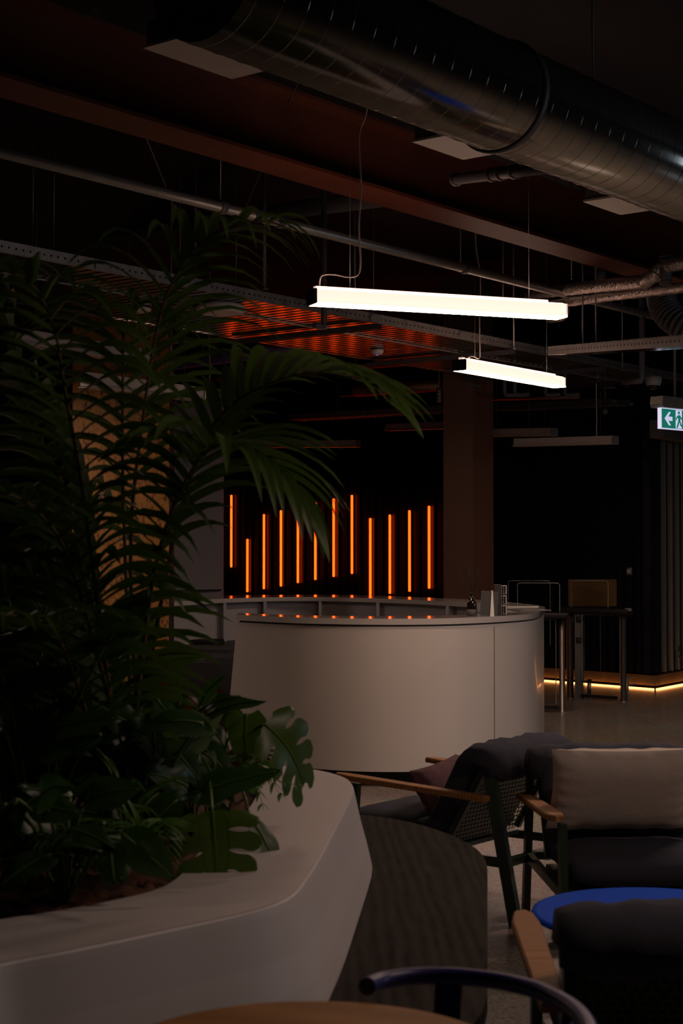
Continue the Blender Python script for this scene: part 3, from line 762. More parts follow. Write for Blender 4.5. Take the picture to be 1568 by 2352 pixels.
# ------------------------------------------------------------------ linear pendants
def pendant(a, b, label, lit, cable=None, w=0.13, h=0.085, group=None, cap_left=True, rail=True):
    """a, b: centre of the underside at both ends"""
    d = (b - a); L = d.length; d.normalize(); n = Vector((-d.y, d.x, 0))
    mid = (a + b) / 2
    r = thing('pendant_light', label, 'pendant light', a)
    def X(u, v, z): return a + d * u + n * v + UP * z
    m1, m2, m3 = (M_DIFF, M_DIFFB, M_DIFFR) if lit else (M_OFF, M_OFF, M_OFF)
    ang = math.atan2(d.y, d.x)
    tilt = math.asin(max(-1, min(1, (b.z - a.z) / L)))
    R = Matrix.Rotation(ang, 3, 'Z') @ Matrix.Rotation(-tilt, 3, 'Y')
    c = (a + b) / 2
    mb = MB(); mb.box(c + UP * (h * 0.55), (L, w * 0.72, h * 0.9), M=R)
    # flared skirt
    for s in (-1, 1):
        mb.add([X(0, s * w * .36, h * .35), X(L, s * w * .36, h * .35) , X(L, s * w * .5, 0.004), X(0, s * w * .5, 0.004)], [(0, 1, 2, 3)])
    mb.build('diffuser', m1, r)
    MB().box(c + UP * 0.001, (L, w, 0.006), M=R).build('lens', m2, r)
    if lit: MB().box(c + UP * (h + 0.0015), (L * 0.98, w * 0.70, 0.002), M=R).build('upper_lens', M_UPLENS, r)
    if rail: MB().box(c - d * (L * 0.03) + UP * (h + 0.012), (L * 0.93, w * (0.3 if lit else 0.5), 0.02), M=R).build('top_rail', m3, r)
    if cap_left:
        MB().box(a - d * 0.010 + UP * (h * 0.5), (0.02, w, h * 1.02), M=R).build('end_cap', M_BLACK, r)
    MB().box(b + d * 0.004 + UP * (h * 0.5), (0.008, w * .9, h * .95), M=R).build('end_cap', m3 if lit else M_PIPE, r)
    if cable:
        MB().tube(smoothed(cable, 8), 0.0055, 8).build('power_cable', M_CABLE, r)
    for t in (0.14, 0.86):
        q = a.lerp(b, t) + UP * (h + 0.02)
        MB().tube([q, Vector((q.x, q.y, CEIL_Z))], 0.0016, 6).build('suspension_wire', M_ROD, r)
    return r
# the two lit ones
Y0 = 9.4; L1 = 1.67; dl = Vector((0.926, 0.378, 0))
a = P(719, 699, Y0); b = P(1290, 731, Y0 + 0.378 * L1)
k = a + UP * 0.085
cab = [a + dl * 0.04 + UP * 0.105, P(738, 634, Y0), P(765, 630, Y0), P(800, 636, Y0), P(822, 630, Y0 + .05), P(828, 600, Y0 + .05), P(824, 520, Y0 + .05), P(829, 430, Y0 + .05), P(825, 310, Y0 + .05), P(842, 250, Y0 + .05), P(850, 100, Y0 + .05)]
p_ = pendant(a, b, 'large lit linear pendant lamp glowing warm white in mid air', True, cab)
Y0 = 13.4; L2 = 1.61
a = P(1056, 851, Y0); b = P(1285, 890, Y0 + .786 * L2)
cab = [a + D1 * 0.05 + UP * 0.1, P(1072, 822, Y0), P(1085, 818, Y0 + .2), P(1100, 823, Y0 + .25), P(1102, 805, Y0 + .25), P(1101, 740, Y0 + .25), P(1103, 640, Y0 + .25), P(1096, 590, Y0 + .25), P(1092, 545, Y0 + .25), P(1094, 430, Y0 + .25)]
pendant(a, b, 'smaller lit linear pendant lamp in front of the steel column', True, cab, w=0.13, h=0.09)
# unlit ones
def off(px0, py0, Y0, px1, py1, Y1, label, cable=None, rail=False, w=0.12, h=0.085):
    pendant(P(px0, py0, Y0), P(px1, py1, Y1), label, False, cable, w, h, cap_left=False, rail=rail)
off(36, 790, 11.3, 333, 836, 12.9, 'unlit white linear pendant across the board column, the upper one', w=0.14, h=0.09, rail=True)
off(196, 889, 12.2, 457, 921, 13.4, 'unlit white linear pendant across the board column, the lower one', w=0.14, h=0.09, rail=True)
q = P(1369, 1003, 16.6)
off(1185, 1026, 17.4, 1412, 1020, 16.4, 'unlit brown linear pendant before the right batten wall', [P(1406, 1006, 16.5), P(1380, 1004, 16.6), P(1370, 1000, 16.6), P(1370, 960, 16.6), P(1369, 925, 16.6), P(1369, 880, 16.6)])
off(1120, 1003, 18.2, 1272, 1001, 17.4, 'unlit linear pendant sticking out right of the steel column')
off(890, 990, 20.4, 1040, 984, 19.4, 'unlit linear pendant sticking out left of the steel column')
off(505, 1029, 20.6, 822, 1027, 19.5, 'unlit linear pendant in front of the LED wall, lit red from below')

# exit sign at the right edge
Ys = 14.5
a = P(1518, 984, Ys); zb = a.z; zt = P(1518, 936, Ys).z
sd = Vector((math.sin(math.radians(48)), math.cos(math.radians(48)), 0)); sn = Vector((sd.y, -sd.x, 0))
SWd = 0.42; SH = zt - zb
r = thing('exit_sign', 'lit green exit sign with an arrow and a running figure', 'sign', a)
def S(u, v, o=0.0): return a + sd * u + UP * v + sn * o
mb = MB(); mb.box(S(SWd / 2, SH / 2, -0.02), (SWd, 0.04, SH), math.atan2(sd.y, sd.x)); mb.build('light_box', M_SIGNW, r)
bd = 0.008
mb = MB(); mb.box(S(SWd / 2, SH / 2, 0.001), (SWd - 2 * bd, 0.004, SH - 2 * bd), math.atan2(sd.y, sd.x)); mb.build('green_panel', M_SIGNG, r)
def spoly(pts, o, name, m_):
    mb = MB(); mb.extrude_poly3([S(u * SH, v * SH, o) for u, v in pts], sn * 0.002); mb.build(name, m_, r)
spoly([(0.24, 0.5), (0.58, 0.82), (0.73, 0.82), (0.53, 0.6), (0.85, 0.6), (0.85, 0.4), (0.53, 0.4), (0.73, 0.18), (0.58, 0.18)], 0.004, 'arrow', M_SIGNW)
spoly([(1.12, 0.06), (1.6, 0.06), (1.6, 0.94), (1.12, 0.94)], 0.004, 'doorway', M_SIGNW)
mb = MB()
def sp2(pts): mb.extrude_poly3([S(u * SH, v * SH, 0.007) for u, v in pts], sn * 0.002)
sp2([(1.35 + 0.075 * math.cos(t * PI / 6), 0.82 + 0.075 * math.sin(t * PI / 6)) for t in range(12)])
sp2([(1.28, 0.72), (1.46, 0.70), (1.46, 0.40), (1.30, 0.40)])
sp2([(1.30, 0.70), (1.14, 0.60), (1.10, 0.46), (1.16, 0.46), (1.20, 0.55), (1.32, 0.60)])
sp2([(1.44, 0.70), (1.58, 0.56), (1.66, 0.56), (1.66, 0.50), (1.54, 0.50), (1.42, 0.60)])
sp2([(1.30, 0.42), (1.40, 0.42), (1.32, 0.22), (1.24, 0.08), (1.15, 0.08), (1.22, 0.24)])
sp2([(1.38, 0.42), (1.48, 0.40), (1.54, 0.26), (1.70, 0.18), (1.66, 0.11), (1.46, 0.20)])
mb.build('running_figure', M_SIGNG, r)
mb = MB(); mb.extrude_poly3([S(-0.05, SH + 0.10, 0.06), S(-0.045, SH + 0.03, 0.05), S(0.0, SH + 0.004, 0.03), S(SWd, SH + 0.004, 0.03), S(SWd + 0.05, SH + 0.10, 0.06)], -sn * 0.14)
mb.build('housing', M_GREYBOX, r)
mb = MB(); q = S(SWd / 2, SH + 0.1, 0); mb.tube([q, Vector((q.x, q.y, CEIL_Z))], 0.012, 8); mb.build('stem', M_GREYBOX, r)

# ------------------------------------------------------------------ reception desk
ZT = 1.10
def top(pts): return smoothed([PZ(x, y, ZT) for x, y in pts], 6)
f_out = top([(542, 1411.5), (600, 1414.5), (700, 1418.5), (850, 1421), (1000, 1420.5), (1100, 1417.5), (1180, 1413), (1225, 1408.5), (1243, 1403), (1252, 1395)])
f_in = top([(548, 1408), (620, 1411), (700, 1413.5), (850, 1415.5), (1000, 1414.2), (1080, 1410.5), (1120, 1405), (1135, 1398), (1140, 1391), (1132, 1386.5)])
b_back = top([(1252, 1395), (1240, 1391), (1200, 1386), (1162, 1382.6), (1124, 1378.8), (1040, 1375), (950, 1371.2), (850, 1367.5), (740, 1366), (640, 1366.3), (560, 1367), (500, 1369.5), (440, 1373), (400, 1376)])
b_front = top([(1132, 1386.5), (1040, 1382), (950, 1377.5), (850, 1374), (740, 1371.5), (640, 1371.5), (560, 1373.5), (505, 1375.5), (440, 1379.5), (400, 1382)])
desk = thing('reception_desk', 'large curved white reception desk with a ring shaped counter', 'reception desk', (0.2, 11.5, 0))
LID = 0.04
def resample(pts, n):
    ds = [0]
    for i in range(1, len(pts)): ds.append(ds[-1] + (pts[i] - pts[i - 1]).length)
    out = []; j = 0
    for k in range(n):
        t = ds[-1] * k / (n - 1)
        while j < len(ds) - 2 and ds[j + 1] < t: j += 1
        q = (t - ds[j]) / max(1e-9, ds[j + 1] - ds[j])
        out.append(pts[j].lerp(pts[j + 1], min(1, q)))
    return out
def slab(mb, A, B, z0, z1, mi=0):
    n = len(A); A0 = [Vector((p.x, p.y, z0)) for p in A]; A1_ = [Vector((p.x, p.y, z1)) for p in A]
    B0 = [Vector((p.x, p.y, z0)) for p in B]; B1_ = [Vector((p.x, p.y, z1)) for p in B]
    mb.strip(A1_, B1_, mi, False); mb.strip(A0, B0, mi, False); mb.strip(A0, A1_, mi); mb.strip(B0, B1_, mi)
    mb.add([A0[0], A1_[0], B1_[0], B0[0]], [(0, 1, 2, 3)], mi); mb.add([A0[-1], A1_[-1], B1_[-1], B0[-1]], [(0, 1, 2, 3)], mi)
N = 60
fo, fi, bb, bf_ = resample(f_out, N), resample(f_in, N), resample(b_back, N), resample(b_front, N)
mb = MB(); slab(mb, fo, fi, ZT - LID, ZT); slab(mb, bb, bf_, ZT - LID, ZT)
mb.build('counter_top', M_DESKTOP, desk)
# outer wall, leaning out at its left end
def inset(pts, d):
    out = []
    for i, p in enumerate(pts):
        t = (pts[min(i + 1, len(pts) - 1)] - pts[max(i - 1, 0)]).normalized(); out.append(p + Vector((-t.y, t.x, 0)) * d)
    return out
wall_o = inset(fo, 0.012); wall_i = inset(fo, 0.05)
mb = MB(); zs = [0.10, 0.3, 0.5, 0.7, 0.9, ZT - LID - 0.012]
t_left = (wall_o[0] - wall_o[1]).normalized()
def lean(pts, z, amt=0.165):
    out = []
    L = 0.9
    for p in pts:
        dist = (p - pts[0]).length; w = max(0, 1 - dist / L)
        out.append(Vector((p.x, p.y, z)) + Vector((t_left.x, t_left.y, 0)) * amt * (ZT - z) * w)
    return out
for i in range(len(zs) - 1):
    mb.strip(lean(wall_o, zs[i]), lean(wall_o, zs[i + 1])); mb.strip(lean(wall_i, zs[i]), lean(wall_i, zs[i + 1]))
    mb.add([lean(wall_o, zs[i])[0], lean(wall_o, zs[i + 1])[0], lean(wall_i, zs[i + 1])[0], lean(wall_i, zs[i])[0]], [(0, 1, 2, 3)])
mb.strip(lean(wall_o, zs[0]), lean(wall_i, zs[0]))
mb.build('front_wall', M_DESK, desk)
mb = MB(); mb.strip([Vector((p.x, p.y, ZT - LID - 0.014)) for p in inset(fo, 0.03)], [Vector((p.x, p.y, ZT - LID + 0.002)) for p in inset(fo, 0.03)])
mb.build('shadow_gap', M_GREYBOX, desk)
# seam of the front panels
sp = min(fo, key=lambda p: abs((784 + F * p.x / p.y) - 1137))
mb = MB(); mb.box((sp.x - 0.002, sp.y + 0.0075, 0.57), (0.004, 0.012, 0.92)); mb.build('panel_seam', M_GREYWALL, desk)
# end panel trim on the leaning edge
e0 = lean(wall_o, 0.10)[1]; e1 = lean(wall_o, ZT - LID - .02)[1]
mb = MB(); mb.bar(e0 + Vector((0.05, -0.005, 0)), e1 + Vector((0.05, -0.005, 0)), 0.006, 0.008); mb.build('edge_trim', M_WHITE, desk)
# toe kick
mb = MB(); tk = inset(fo, 0.16); mb.strip([Vector((p.x, p.y, 0)) for p in tk], [Vector((p.x, p.y, 0.11)) for p in tk]); mb.build('toe_kick', M_BLACK, desk)
# wall under the rear counter, its inner face with dividers
rw = inset(bf_, 0.10); rw = [p if True else p for p in rw]
cc = Vector((0.0, 13.2, 0))
rwall = [p + (p - cc).normalized() * 0.12 * 1 for p in bf_]
rwall = [Vector((p.x, p.y, 0)) for p in rwall]
mb = MB(); rz0 = 0.72
mb.strip([Vector((p.x, p.y, 0.0)) for p in rwall], [Vector((p.x, p.y, ZT - LID)) for p in rwall])
ro = [p + (Vector((p.x, p.y, 0)) - cc).normalized() * 0.03 for p in rwall]
mb.strip([Vector((p.x, p.y, 0.0)) for p in ro], [Vector((p.x, p.y, ZT - LID)) for p in ro])
mb.build('rear_wall', M_GREYWALL, desk)
for px in (506, 602, 735, 865, 1040):
    q = min(rwall, key=lambda p: abs((784 + F * p.x / p.y) - px)); nrm = (cc - q); nrm.z = 0; nrm.normalize()
    mb = MB(); mb.box(q + nrm * 0.05 + UP * (ZT - LID + 0.68) / 2, (0.11, 0.03, ZT - LID - 0.68), math.atan2(nrm.y, nrm.x)); mb.build('divider', M_GREYWALL, desk)
# desk-height worktop inside
work = [Vector((p.x, p.y, 0)) for p in rwall[30:]]
wi = [p + (cc - p).normalized() * 0.75 for p in work]
mb = MB(); slab(mb, work, wi, 0.66, 0.69); mb.build('worktop', M_DGREY, desk)
q = P(460, 1500, 13.0)
mb = MB(); mb.rbox((-1.04, 13.3, 0.33), (0.5, 0.5, 0.64), 0.01); mb.build('pedestal', M_BLACK, desk)
q = P(406, 1540, 13.0); mb = MB(); mb.box((q.x, 12.95, 0.33), (0.08, 0.05, 0.65)); mb.build('leg_panel', M_GREYWALL, desk)

# things lying on the worktop
q = PZ(470, 1476, 0.70)
r = thing('folded_laptop', 'closed black laptop on the low worktop left of the desk front', 'laptop', q)
MB().rbox(q + UP * 0.012, (0.36, 0.24, 0.018), 0.006, 0.12).build('base', M_BLACK, r); MB().rbox(q + UP * 0.026, (0.36, 0.24, 0.010), 0.004, 0.12).build('lid', M_BLACK, r)
q = PZ(402, 1478, 0.70)
tag(MB().lathe(q, [(0.055, 0), (0.06, 0.02), (0.045, 0.045), (0.01, 0.055)], 20).build('desk_speaker', M_BLACK), 'small black domed thing on the worktop beside the board column', 'speaker')

# reed diffuser on the counter
q = PZ(1083, 1414, ZT); Yq = q.y
r = thing('reed_diffuser', 'black bottle reed diffuser with dark sticks standing on the counter', 'reed diffuser', q)
MB().lathe(q, [(0.031, 0), (0.033, 0.004), (0.033, 0.05), (0.033, 0.075), (0.031, 0.09), (0.022, 0.113), (0.012, 0.128), (0.011, 0.146), (0.012, 0.15)], 28).build('bottle', M_AMBER, r)
MB().lathe(q + UP * 0.002, [(0.0338, 0), (0.0338, 0.042)], 28).build('label_band', M_GREYLBL, r)
MB().lathe(q + UP * 0.146, [(0.0125, 0), (0.0125, 0.014)], 16).build('collar', M_BLACK, r)
for ax, ay, ln in ((0.30, 0.1, 0.20), (0.26, -0.1, 0.2), (0.33, 0.0, 0.19), (-0.05, 0.2, 0.2), (-0.12, -0.1, 0.2), (-0.55, 0.1, 0.2)):
    d = Vector((ax, ay, 1)).normalized(); MB().tube([q + UP * 0.13, q + UP * 0.13 + d * ln], 0.0017, 6).build('reed', M_BLACK, r)
# acrylic sign holder seen edge-on
q = PZ(1130, 1415, ZT)
r = thing('sign_holder', 'slim white leaning sign holder beside the black leaflet rack', 'sign holder', q)
MB().add([q + Vector(v) for v in ((-0.014, 0, 0), (0.014, 0, 0), (0.010, 0.05, 0.172), (0.001, 0.05, 0.172), (-0.014, 0.16, 0), (0.014, 0.16, 0), (0.010, 0.13, 0.172), (0.001, 0.13, 0.172))], [(0, 1, 2, 3), (5, 4, 7, 6), (0, 3, 7, 4), (1, 5, 6, 2), (3, 2, 6, 7), (0, 4, 5, 1)]).build('stand', M_WHITE, r)
MB().bar(q + Vector((-0.022, 0.02, 0.0)), q + Vector((-0.008, 0.06, 0.168)), 0.004, 0.12, up=(1, 0, 0)).build('back_plate', M_DGREY, r)
# leaflet rack
q = PZ(1143, 1414, ZT); r = thing('leaflet_rack', 'black leaflet rack with three clear pockets of leaflets on the counter', 'leaflet rack', q)
MB().box(q + Vector((0.0, 0.03, 0.107)), (0.046, 0.10, 0.214)).build('back_box', M_DGREY, r)
for k in range(3):
    z = 0.008 + k * 0.069
    c = q + Vector((0.042, 0.05, z + 0.03))
    pk = MB().box(c, (0.038, 0.09, 0.058)).build('clear_pocket', M_ACRYL, r); pk['_o'] = tuple(r['_o'])
    MB().box(c + Vector((0, -0.046, 0.03)), (0.040, 0.004, 0.004)).add([], []).box(c + Vector((0.018, -0.046, 0)), (0.003, 0.004, 0.062)).box(c + Vector((-0.018, -0.046, 0)), (0.003, 0.004, 0.062)).build('pocket_rim', M_WHITE, pk)
    for j in range(2): MB().box(c + Vector((-0.008 + 0.014 * j, -0.02, 0.0)), (0.008, 0.05, 0.05)).build('leaflet', [M_GREYLBL, M_GREYBOX][j], pk)
# notice standing behind the bottle
q = PZ(1110, 1406, ZT)
r = thing('standing_notice', 'small grey printed notice standing between bottle and sign holder', 'notice', q)
MB().bar(q, q + UP * 0.065 + Vector((0, 0.03, 0)), 0.09, 0.004, up=(0, -1, 0)).build('sheet', M_GREYBOX, r)
for k in range(4): MB().box(q + Vector((0.0, 0.005 + 0.006 * k, 0.012 + 0.012 * k)), (0.06 - 0.015 * (k % 2), 0.004, 0.003)).build('print_line', M_PRINT, r)
# wall planner / keyboard lying at right
q = PZ(1207, 1401, ZT); q2 = PZ(1210, 1396, ZT)
r = thing('document_tray', 'flat stack of papers with a pale bar on the right of the counter', 'papers', q)
MB().rbox(q + UP * 0.004, (0.24, 0.5, 0.008), 0.003, 0.2).build('sheets', M_GREYBOX, r)
MB().box(q + Vector((0.0, 0.2, 0.016)), (0.24, 0.02, 0.014), 0.03).build('pale_bar', M_PAPER, r)
for k in range(6): MB().box(q + Vector((-0.085 + 0.033 * k, -0.05, 0.009)), (0.02, 0.16, 0.003), 0.1).build('print_block', M_PRINT, r)

# ------------------------------------------------------------------ speed gates
def post(x, y, z1, r_=0.035, parent=None): return MB().lathe((x, y, 0), [(r_ * 1.3, 0), (r_ * 1.3, 0.006), (r_, 0.007), (r_, z1)], 20).build('post', M_CHROME, parent)
def glass_panel(a, b, z0, z1, parent, rad=0.05, name='glass_panel', m_=None):
    d = (b - a); L = d.length; d.normalize(); n = Vector((-d.y, d.x, 0)) * 0.01
    poly = [(0, z0), (L, z0)]
    for k in range(7): t = PI / 2 * k / 6; poly.append((L - rad + rad * math.cos(t), z1 - rad + rad * math.sin(t)))
    for k in range(7): t = PI / 2 + PI / 2 * k / 6; poly.append((rad + rad * math.cos(t), z1 - rad + rad * math.sin(t)))
    mb = MB(); mb.extrude_poly3([a + d * u + UP * z - n / 2 for u, z in poly], n); g = mb.build(name, m_ or M_GLASS, parent)
    mb = MB(); mb.tube([a + d * u + UP * z for u, z in poly[1:] + poly[:1]], 0.0042, 6, caps=False); mb.build('glass_edge', M_GLASSEDGE, parent)
# right gate
ga_ = PZ(1309, 1604, 0); gb_ = PZ(1432, 1612, 0)
r = thing('speed_gate', 'steel and glass speed gate standing nearest the batten wall', 'turnstile', ga_)
dgt = (gb_ - ga_).normalized()
post(ga_.x, ga_.y, 0.90, 0.036, r); post(gb_.x, gb_.y, 0.90, 0.03, r)
MB().rbox((ga_ + gb_) / 2 + UP * 0.93, ((gb_ - ga_).length + 0.16, 0.16, 0.06), 0.02, math.atan2(dgt.y, dgt.x)).build('top_rail', M_BLACK, r)
q = ga_ + dgt * 0.11; MB().box(q + UP * 0.45, (0.075, 0.05, 0.9), math.atan2(dgt.y, dgt.x)).build('hinge_column', M_PIPE, r)
for z in (0.84, 0.62): MB().rbox(q + Vector((0, -0.03, z)), (0.07, 0.05, 0.06), 0.01).build('hinge_block', M_BLACK, r)
glass_panel(ga_ + dgt * 0.17, gb_ - dgt * 0.04, 0.06, 0.89, r, 0.01)
glass_panel(ga_ + dgt * 0.02, ga_ + dgt * 0.46, 0.96, 1.245, r, 0.03)
MB().box((ga_ + dgt * 0.34) + UP * 0.035, (0.42, 0.05, 0.03), math.atan2(dgt.y, dgt.x)).build('bottom_rail', M_BLACK, r)
MB().rbox(gb_ + dgt * 0.05 + UP * 0.95, (0.07, 0.1, 0.035), 0.01).build('reader_head', M_GREYBOX, r)
# amber panel standing in for a reflection in the gate glass, with its bracket
wa = ga_ + dgt * 0.13 + Vector((0, 0.5, 0)); wb = ga_ + dgt * 0.60 + Vector((0, 0.5, 0))
MB().box((wa + wb) / 2 + UP * 1.11, (0.52, 0.01, 0.29), 0.04).build('reflection_panel', M_REFLECT, r)
MB().box((wa + wb) / 2 + Vector((0, -0.2, 0.945)), (0.1, 0.5, 0.04), 0.04).build('panel_bracket', M_BLACK, r)
# swing leaf
glass_panel(ga_ + dgt * 0.13 + Vector((0.0, -0.1, 0)), ga_ + dgt * 0.43 + Vector((0.0, 0.35, 0)), 0.20, 0.9, r, 0.03, 'swing_leaf')
# left gate
gc = PZ(1291, 1636, 0); gd_ = gc + Vector((-0.62, 0.15, 0)); dg2 = (gd_ - gc).normalized()
r = thing('speed_gate', 'steel and glass speed gate just right of the reception desk', 'turnstile', gc)
post(gc.x, gc.y, 0.90, 0.028, r); post(gd_.x, gd_.y, 0.90, 0.03, r)
MB().rbox((gc + gd_) / 2 + UP * 0.93, ((gd_ - gc).length + 0.14, 0.15, 0.06), 0.02, math.atan2(dg2.y, dg2.x)).build('top_rail', M_BLACK, r)
glass_panel(gc + dg2 * 0.06, gd_ - dg2 * 0.06, 0.08, 0.89, r, 0.01)
MB().box((gc + gd_) / 2 + UP * 0.045, (0.56, 0.05, 0.03), math.atan2(dg2.y, dg2.x)).build('bottom_rail', M_BLACK, r)
glass_panel(P(1285, 1400, 15.8) * 1 - UP * P(1285, 1400, 15.8).z, P(1188, 1400, 15.9) - UP * P(1188, 1400, 15.9).z, 0.95, 1.24, r, 0.03)
glass_panel(P(1263, 1400, 17.2) - UP * P(1263, 1400, 17.2).z, P(1167, 1400, 17.3) - UP * P(1167, 1400, 17.3).z, 0.55, 1.24, r, 0.03, 'swing_leaf')
q = PZ(1353, 1592, 0)
r = thing('floor_bollard', 'short chrome latch post on the floor inside the gate', 'bollard', q)
MB().lathe(q, [(0.022, 0), (0.022, 0.13)], 16).build('body', M_CHROME, r); MB().lathe(q + UP * 0.13, [(0.026, 0), (0.026, 0.02)], 16).build('cap', M_BLACK, r)
q = PZ(1441, 1592, 0)
r = thing('floor_bollard', 'tall slim steel latch post right of the gate', 'bollard', q)
MB().box(q + UP * 0.09, (0.02, 0.03, 0.18)).build('body', M_PIPE, r)
for z in (0.09, 0.16): MB().bar(q + Vector((0.01, 0, z)), q + Vector((0.09, 0, z + 0.01)), 0.008, 0.008).build('arm', M_CHROME, r)

# ------------------------------------------------------------------ planter and the dark bench around it
ZR = 0.72
rim = [PZ(x, y, ZR) for x, y in [(-260, 2275), (0, 2212), (150, 2183), (300, 2152), (430, 2124), (540, 2100), (620, 2078), (672, 2052), (705, 2010), (735, 1962), (770, 1895), (797, 1842), (808, 1815), (806, 1799), (790, 1786), (750, 1773), (690, 1763), (620, 1756), (540, 1752), (400, 1752), (200, 1770)]]
rim = [Vector((p.x, p.y, 0)) for p in rim] + [Vector((-1.75, 5.4, 0)), Vector((-1.95, 4.4, 0)), Vector((-1.6, 3.2, 0))]
hole = [PZ(x, y, ZR) for x, y in [(-200, 2150), (0, 2112), (120, 2094), (250, 2070), (350, 2046), (400, 2022), (432, 1990), (465, 1950), (520, 1905), (565, 1865), (590, 1825), (590, 1800), (560, 1785), (480, 1778), (380, 1780), (200, 1800)]]
hole = [Vector((p.x, p.y, 0)) for p in hole] + [Vector((-1.5, 5.1, 0)), Vector((-1.65, 4.4, 0)), Vector((-1.4, 3.5, 0))]
def closed_smooth(pts, n=4):
    m_ = len(pts); out = []
    for i in range(m_):
        p0, p1, p2, p3 = pts[i - 1], pts[i], pts[(i + 1) % m_], pts[(i + 2) % m_]
        for k in range(n):
            t = k / n
            out.append(0.5 * ((2 * p1) + (p2 - p0) * t + (2 * p0 - 5 * p1 + 4 * p2 - p3) * t * t + (3 * p1 - p0 - 3 * p2 + p3) * t ** 3))
    return out
rim_s = closed_smooth(rim); hole_s = closed_smooth(hole)
def normals2(pts):
    out = []; m_ = len(pts); area = sum(pts[i].x * pts[(i + 1) % m_].y - pts[(i + 1) % m_].x * pts[i].y for i in range(m_))
    sg = 1 if area > 0 else -1
    for i in range(m_):
        t = (pts[(i + 1) % m_] - pts[i - 1]).normalized(); out.append(Vector((t.y, -t.x, 0)) * sg)
    return out
def loop_at(pts, off, z):
    ns = normals2(pts); return [Vector((p.x, p.y, z)) + n * off for p, n in zip(pts, ns)]
def resample_closed(pts, n, start):
    # start from the point nearest the given angle around the centroid
    c = sum(pts, Vector()) / len(pts)
    out = []
    for k in range(n):
        th = start + 2 * PI * k / n; d = Vector((math.cos(th), math.sin(th), 0)); best = None
        for i in range(len(pts)):
            a, b = pts[i], pts[(i + 1) % len(pts)]; e = b - a
            den = d.x * e.y - d.y * e.x
            if abs(den) < 1e-9: continue
            w = a - c; t = (w.x * e.y - w.y * e.x) / den; u = (w.x * d.y - w.y * d.x) / den
            if t > 0 and 0 <= u <= 1 and (best is None or t > best): best = t
        out.append(c + d * best)
    return out
def ring_faces(n): return [(i, (i + 1) % n, n + (i + 1) % n, n + i) for i in range(n)]
pl = thing('planter', 'large white sculpted planter full of plants in the left foreground', 'planter', (-0.8, 4.5, 0))
n = len(rim_s); mb = MB()
loops = [(0.0, ZR - 0.001), (0.004, ZR - 0.006), (0.008, ZR - 0.02), (0.03, ZR - 0.12), (0.052, 0.52), (0.068, 0.45), (0.07, 0.43), (0.06, 0.38), (0.0, 0.0)]
prev = None
for off_, z in loops:
    cur = loop_at(rim_s, off_, z)
    if prev: mb.add(prev + cur, ring_faces(n), 0, True)
    prev = cur
mb.build('outer_shell', M_PLANTER, pl)
NR = 160
ro_, ri_ = resample_closed(loop_at(rim_s, 0, 0), NR, 0.1), resample_closed(hole_s, NR, 0.1)
# the hole's rays must start at the same centre
cR = sum(loop_at(rim_s, 0, 0), Vector()) / len(rim_s)
def ray_ring(pts, c, n_):
    out = []
    for k in range(n_):
        th = 2 * PI * k / n_; d = Vector((math.cos(th), math.sin(th), 0)); best = None
        for i in range(len(pts)):
            a, b = pts[i], pts[(i + 1) % len(pts)]; e = b - a; den = d.x * e.y - d.y * e.x
            if abs(den) < 1e-9: continue
            w = a - c; t = (w.x * e.y - w.y * e.x) / den; u = (w.x * d.y - w.y * d.x) / den
            if t > 0 and -1e-6 <= u <= 1 + 1e-6 and (best is None or t > best): best = t
        out.append(c + d * (best or 0.1))
    return out
import mathutils.geometry as MG
from mathutils import geometry
o2 = [p.copy() for p in loop_at(rim_s, 0, ZR)]; h2 = [Vector((p.x, p.y, ZR)) for p in hole_s]
tris = geometry.tessellate_polygon([o2, h2])
mb = MB(); mb.add(o2 + h2, [tuple(t) for t in tris])
nh = len(h2); low = [Vector((p.x, p.y, ZR - 0.10)) for p in h2]
mb.add(h2 + low, ring_faces(nh), 0, True)
mb.build('rim', M_PLANTER, pl)
mb = MB(); soil = [Vector((p.x, p.y, ZR - 0.035)) for p in hole_s]
cs = sum(soil, Vector()) / nh; rings = 10; vs = []; fs = []
for j in range(rings):
    f_ = 1 - j / rings
    for i, p in enumerate(soil):
        v = cs.lerp(p, f_); v.z += 0 if j == 0 else random.uniform(-0.008, 0.014); vs.append(v)
for j in range(rings - 1):
    for i in range(nh): fs.append((j * nh + i, j * nh + (i + 1) % nh, (j + 1) * nh + (i + 1) % nh, (j + 1) * nh + i))
vs.append(cs); fs += [((rings - 1) * nh + i, (rings - 1) * nh + (i + 1) % nh, len(vs) - 1) for i in range(nh)]
mb.add(vs, fs, 0, True)
tag(mb.build('mulch', M_SOIL, pl), kind='stuff')

ZB = 0.45
bench = [PZ(x, y, ZB) for x, y in [(780, 1866), (840, 1872), (900, 1880), (960, 1893), (1020, 1912), (1070, 1934), (1104, 1960), (1118, 1990), (1119, 2040), (1119, 2240), (1117, 2290), (1100, 2335), (1060, 2372), (900, 2430), (600, 2500)]]
bench = [Vector((p.x, p.y, 0)) for p in bench]
lp = loop_at(rim_s, 0.073, 0)
inner = [p for p in lp[:len(lp) // 2] if p.x > -0.32 and p.y > 3.4]
inner = [Vector((p.x, p.y, 0)) for p in inner if p.y < 6.1 and not (p.y > 5.7 and p.x < -0.1)]
bt = thing('bench', 'low dark stained oak bench with a rounded end curving along the planter', 'bench', (0.25, 5.0, 0))
bs = smoothed(bench, 5) + inner
mb = MB(); mb.prism([(p.x, p.y) for p in bs], ZB - 0.045, ZB); mb.build('seat', M_DARKWOOD, bt)
cb_ = sum(bs, Vector()) / len(bs)
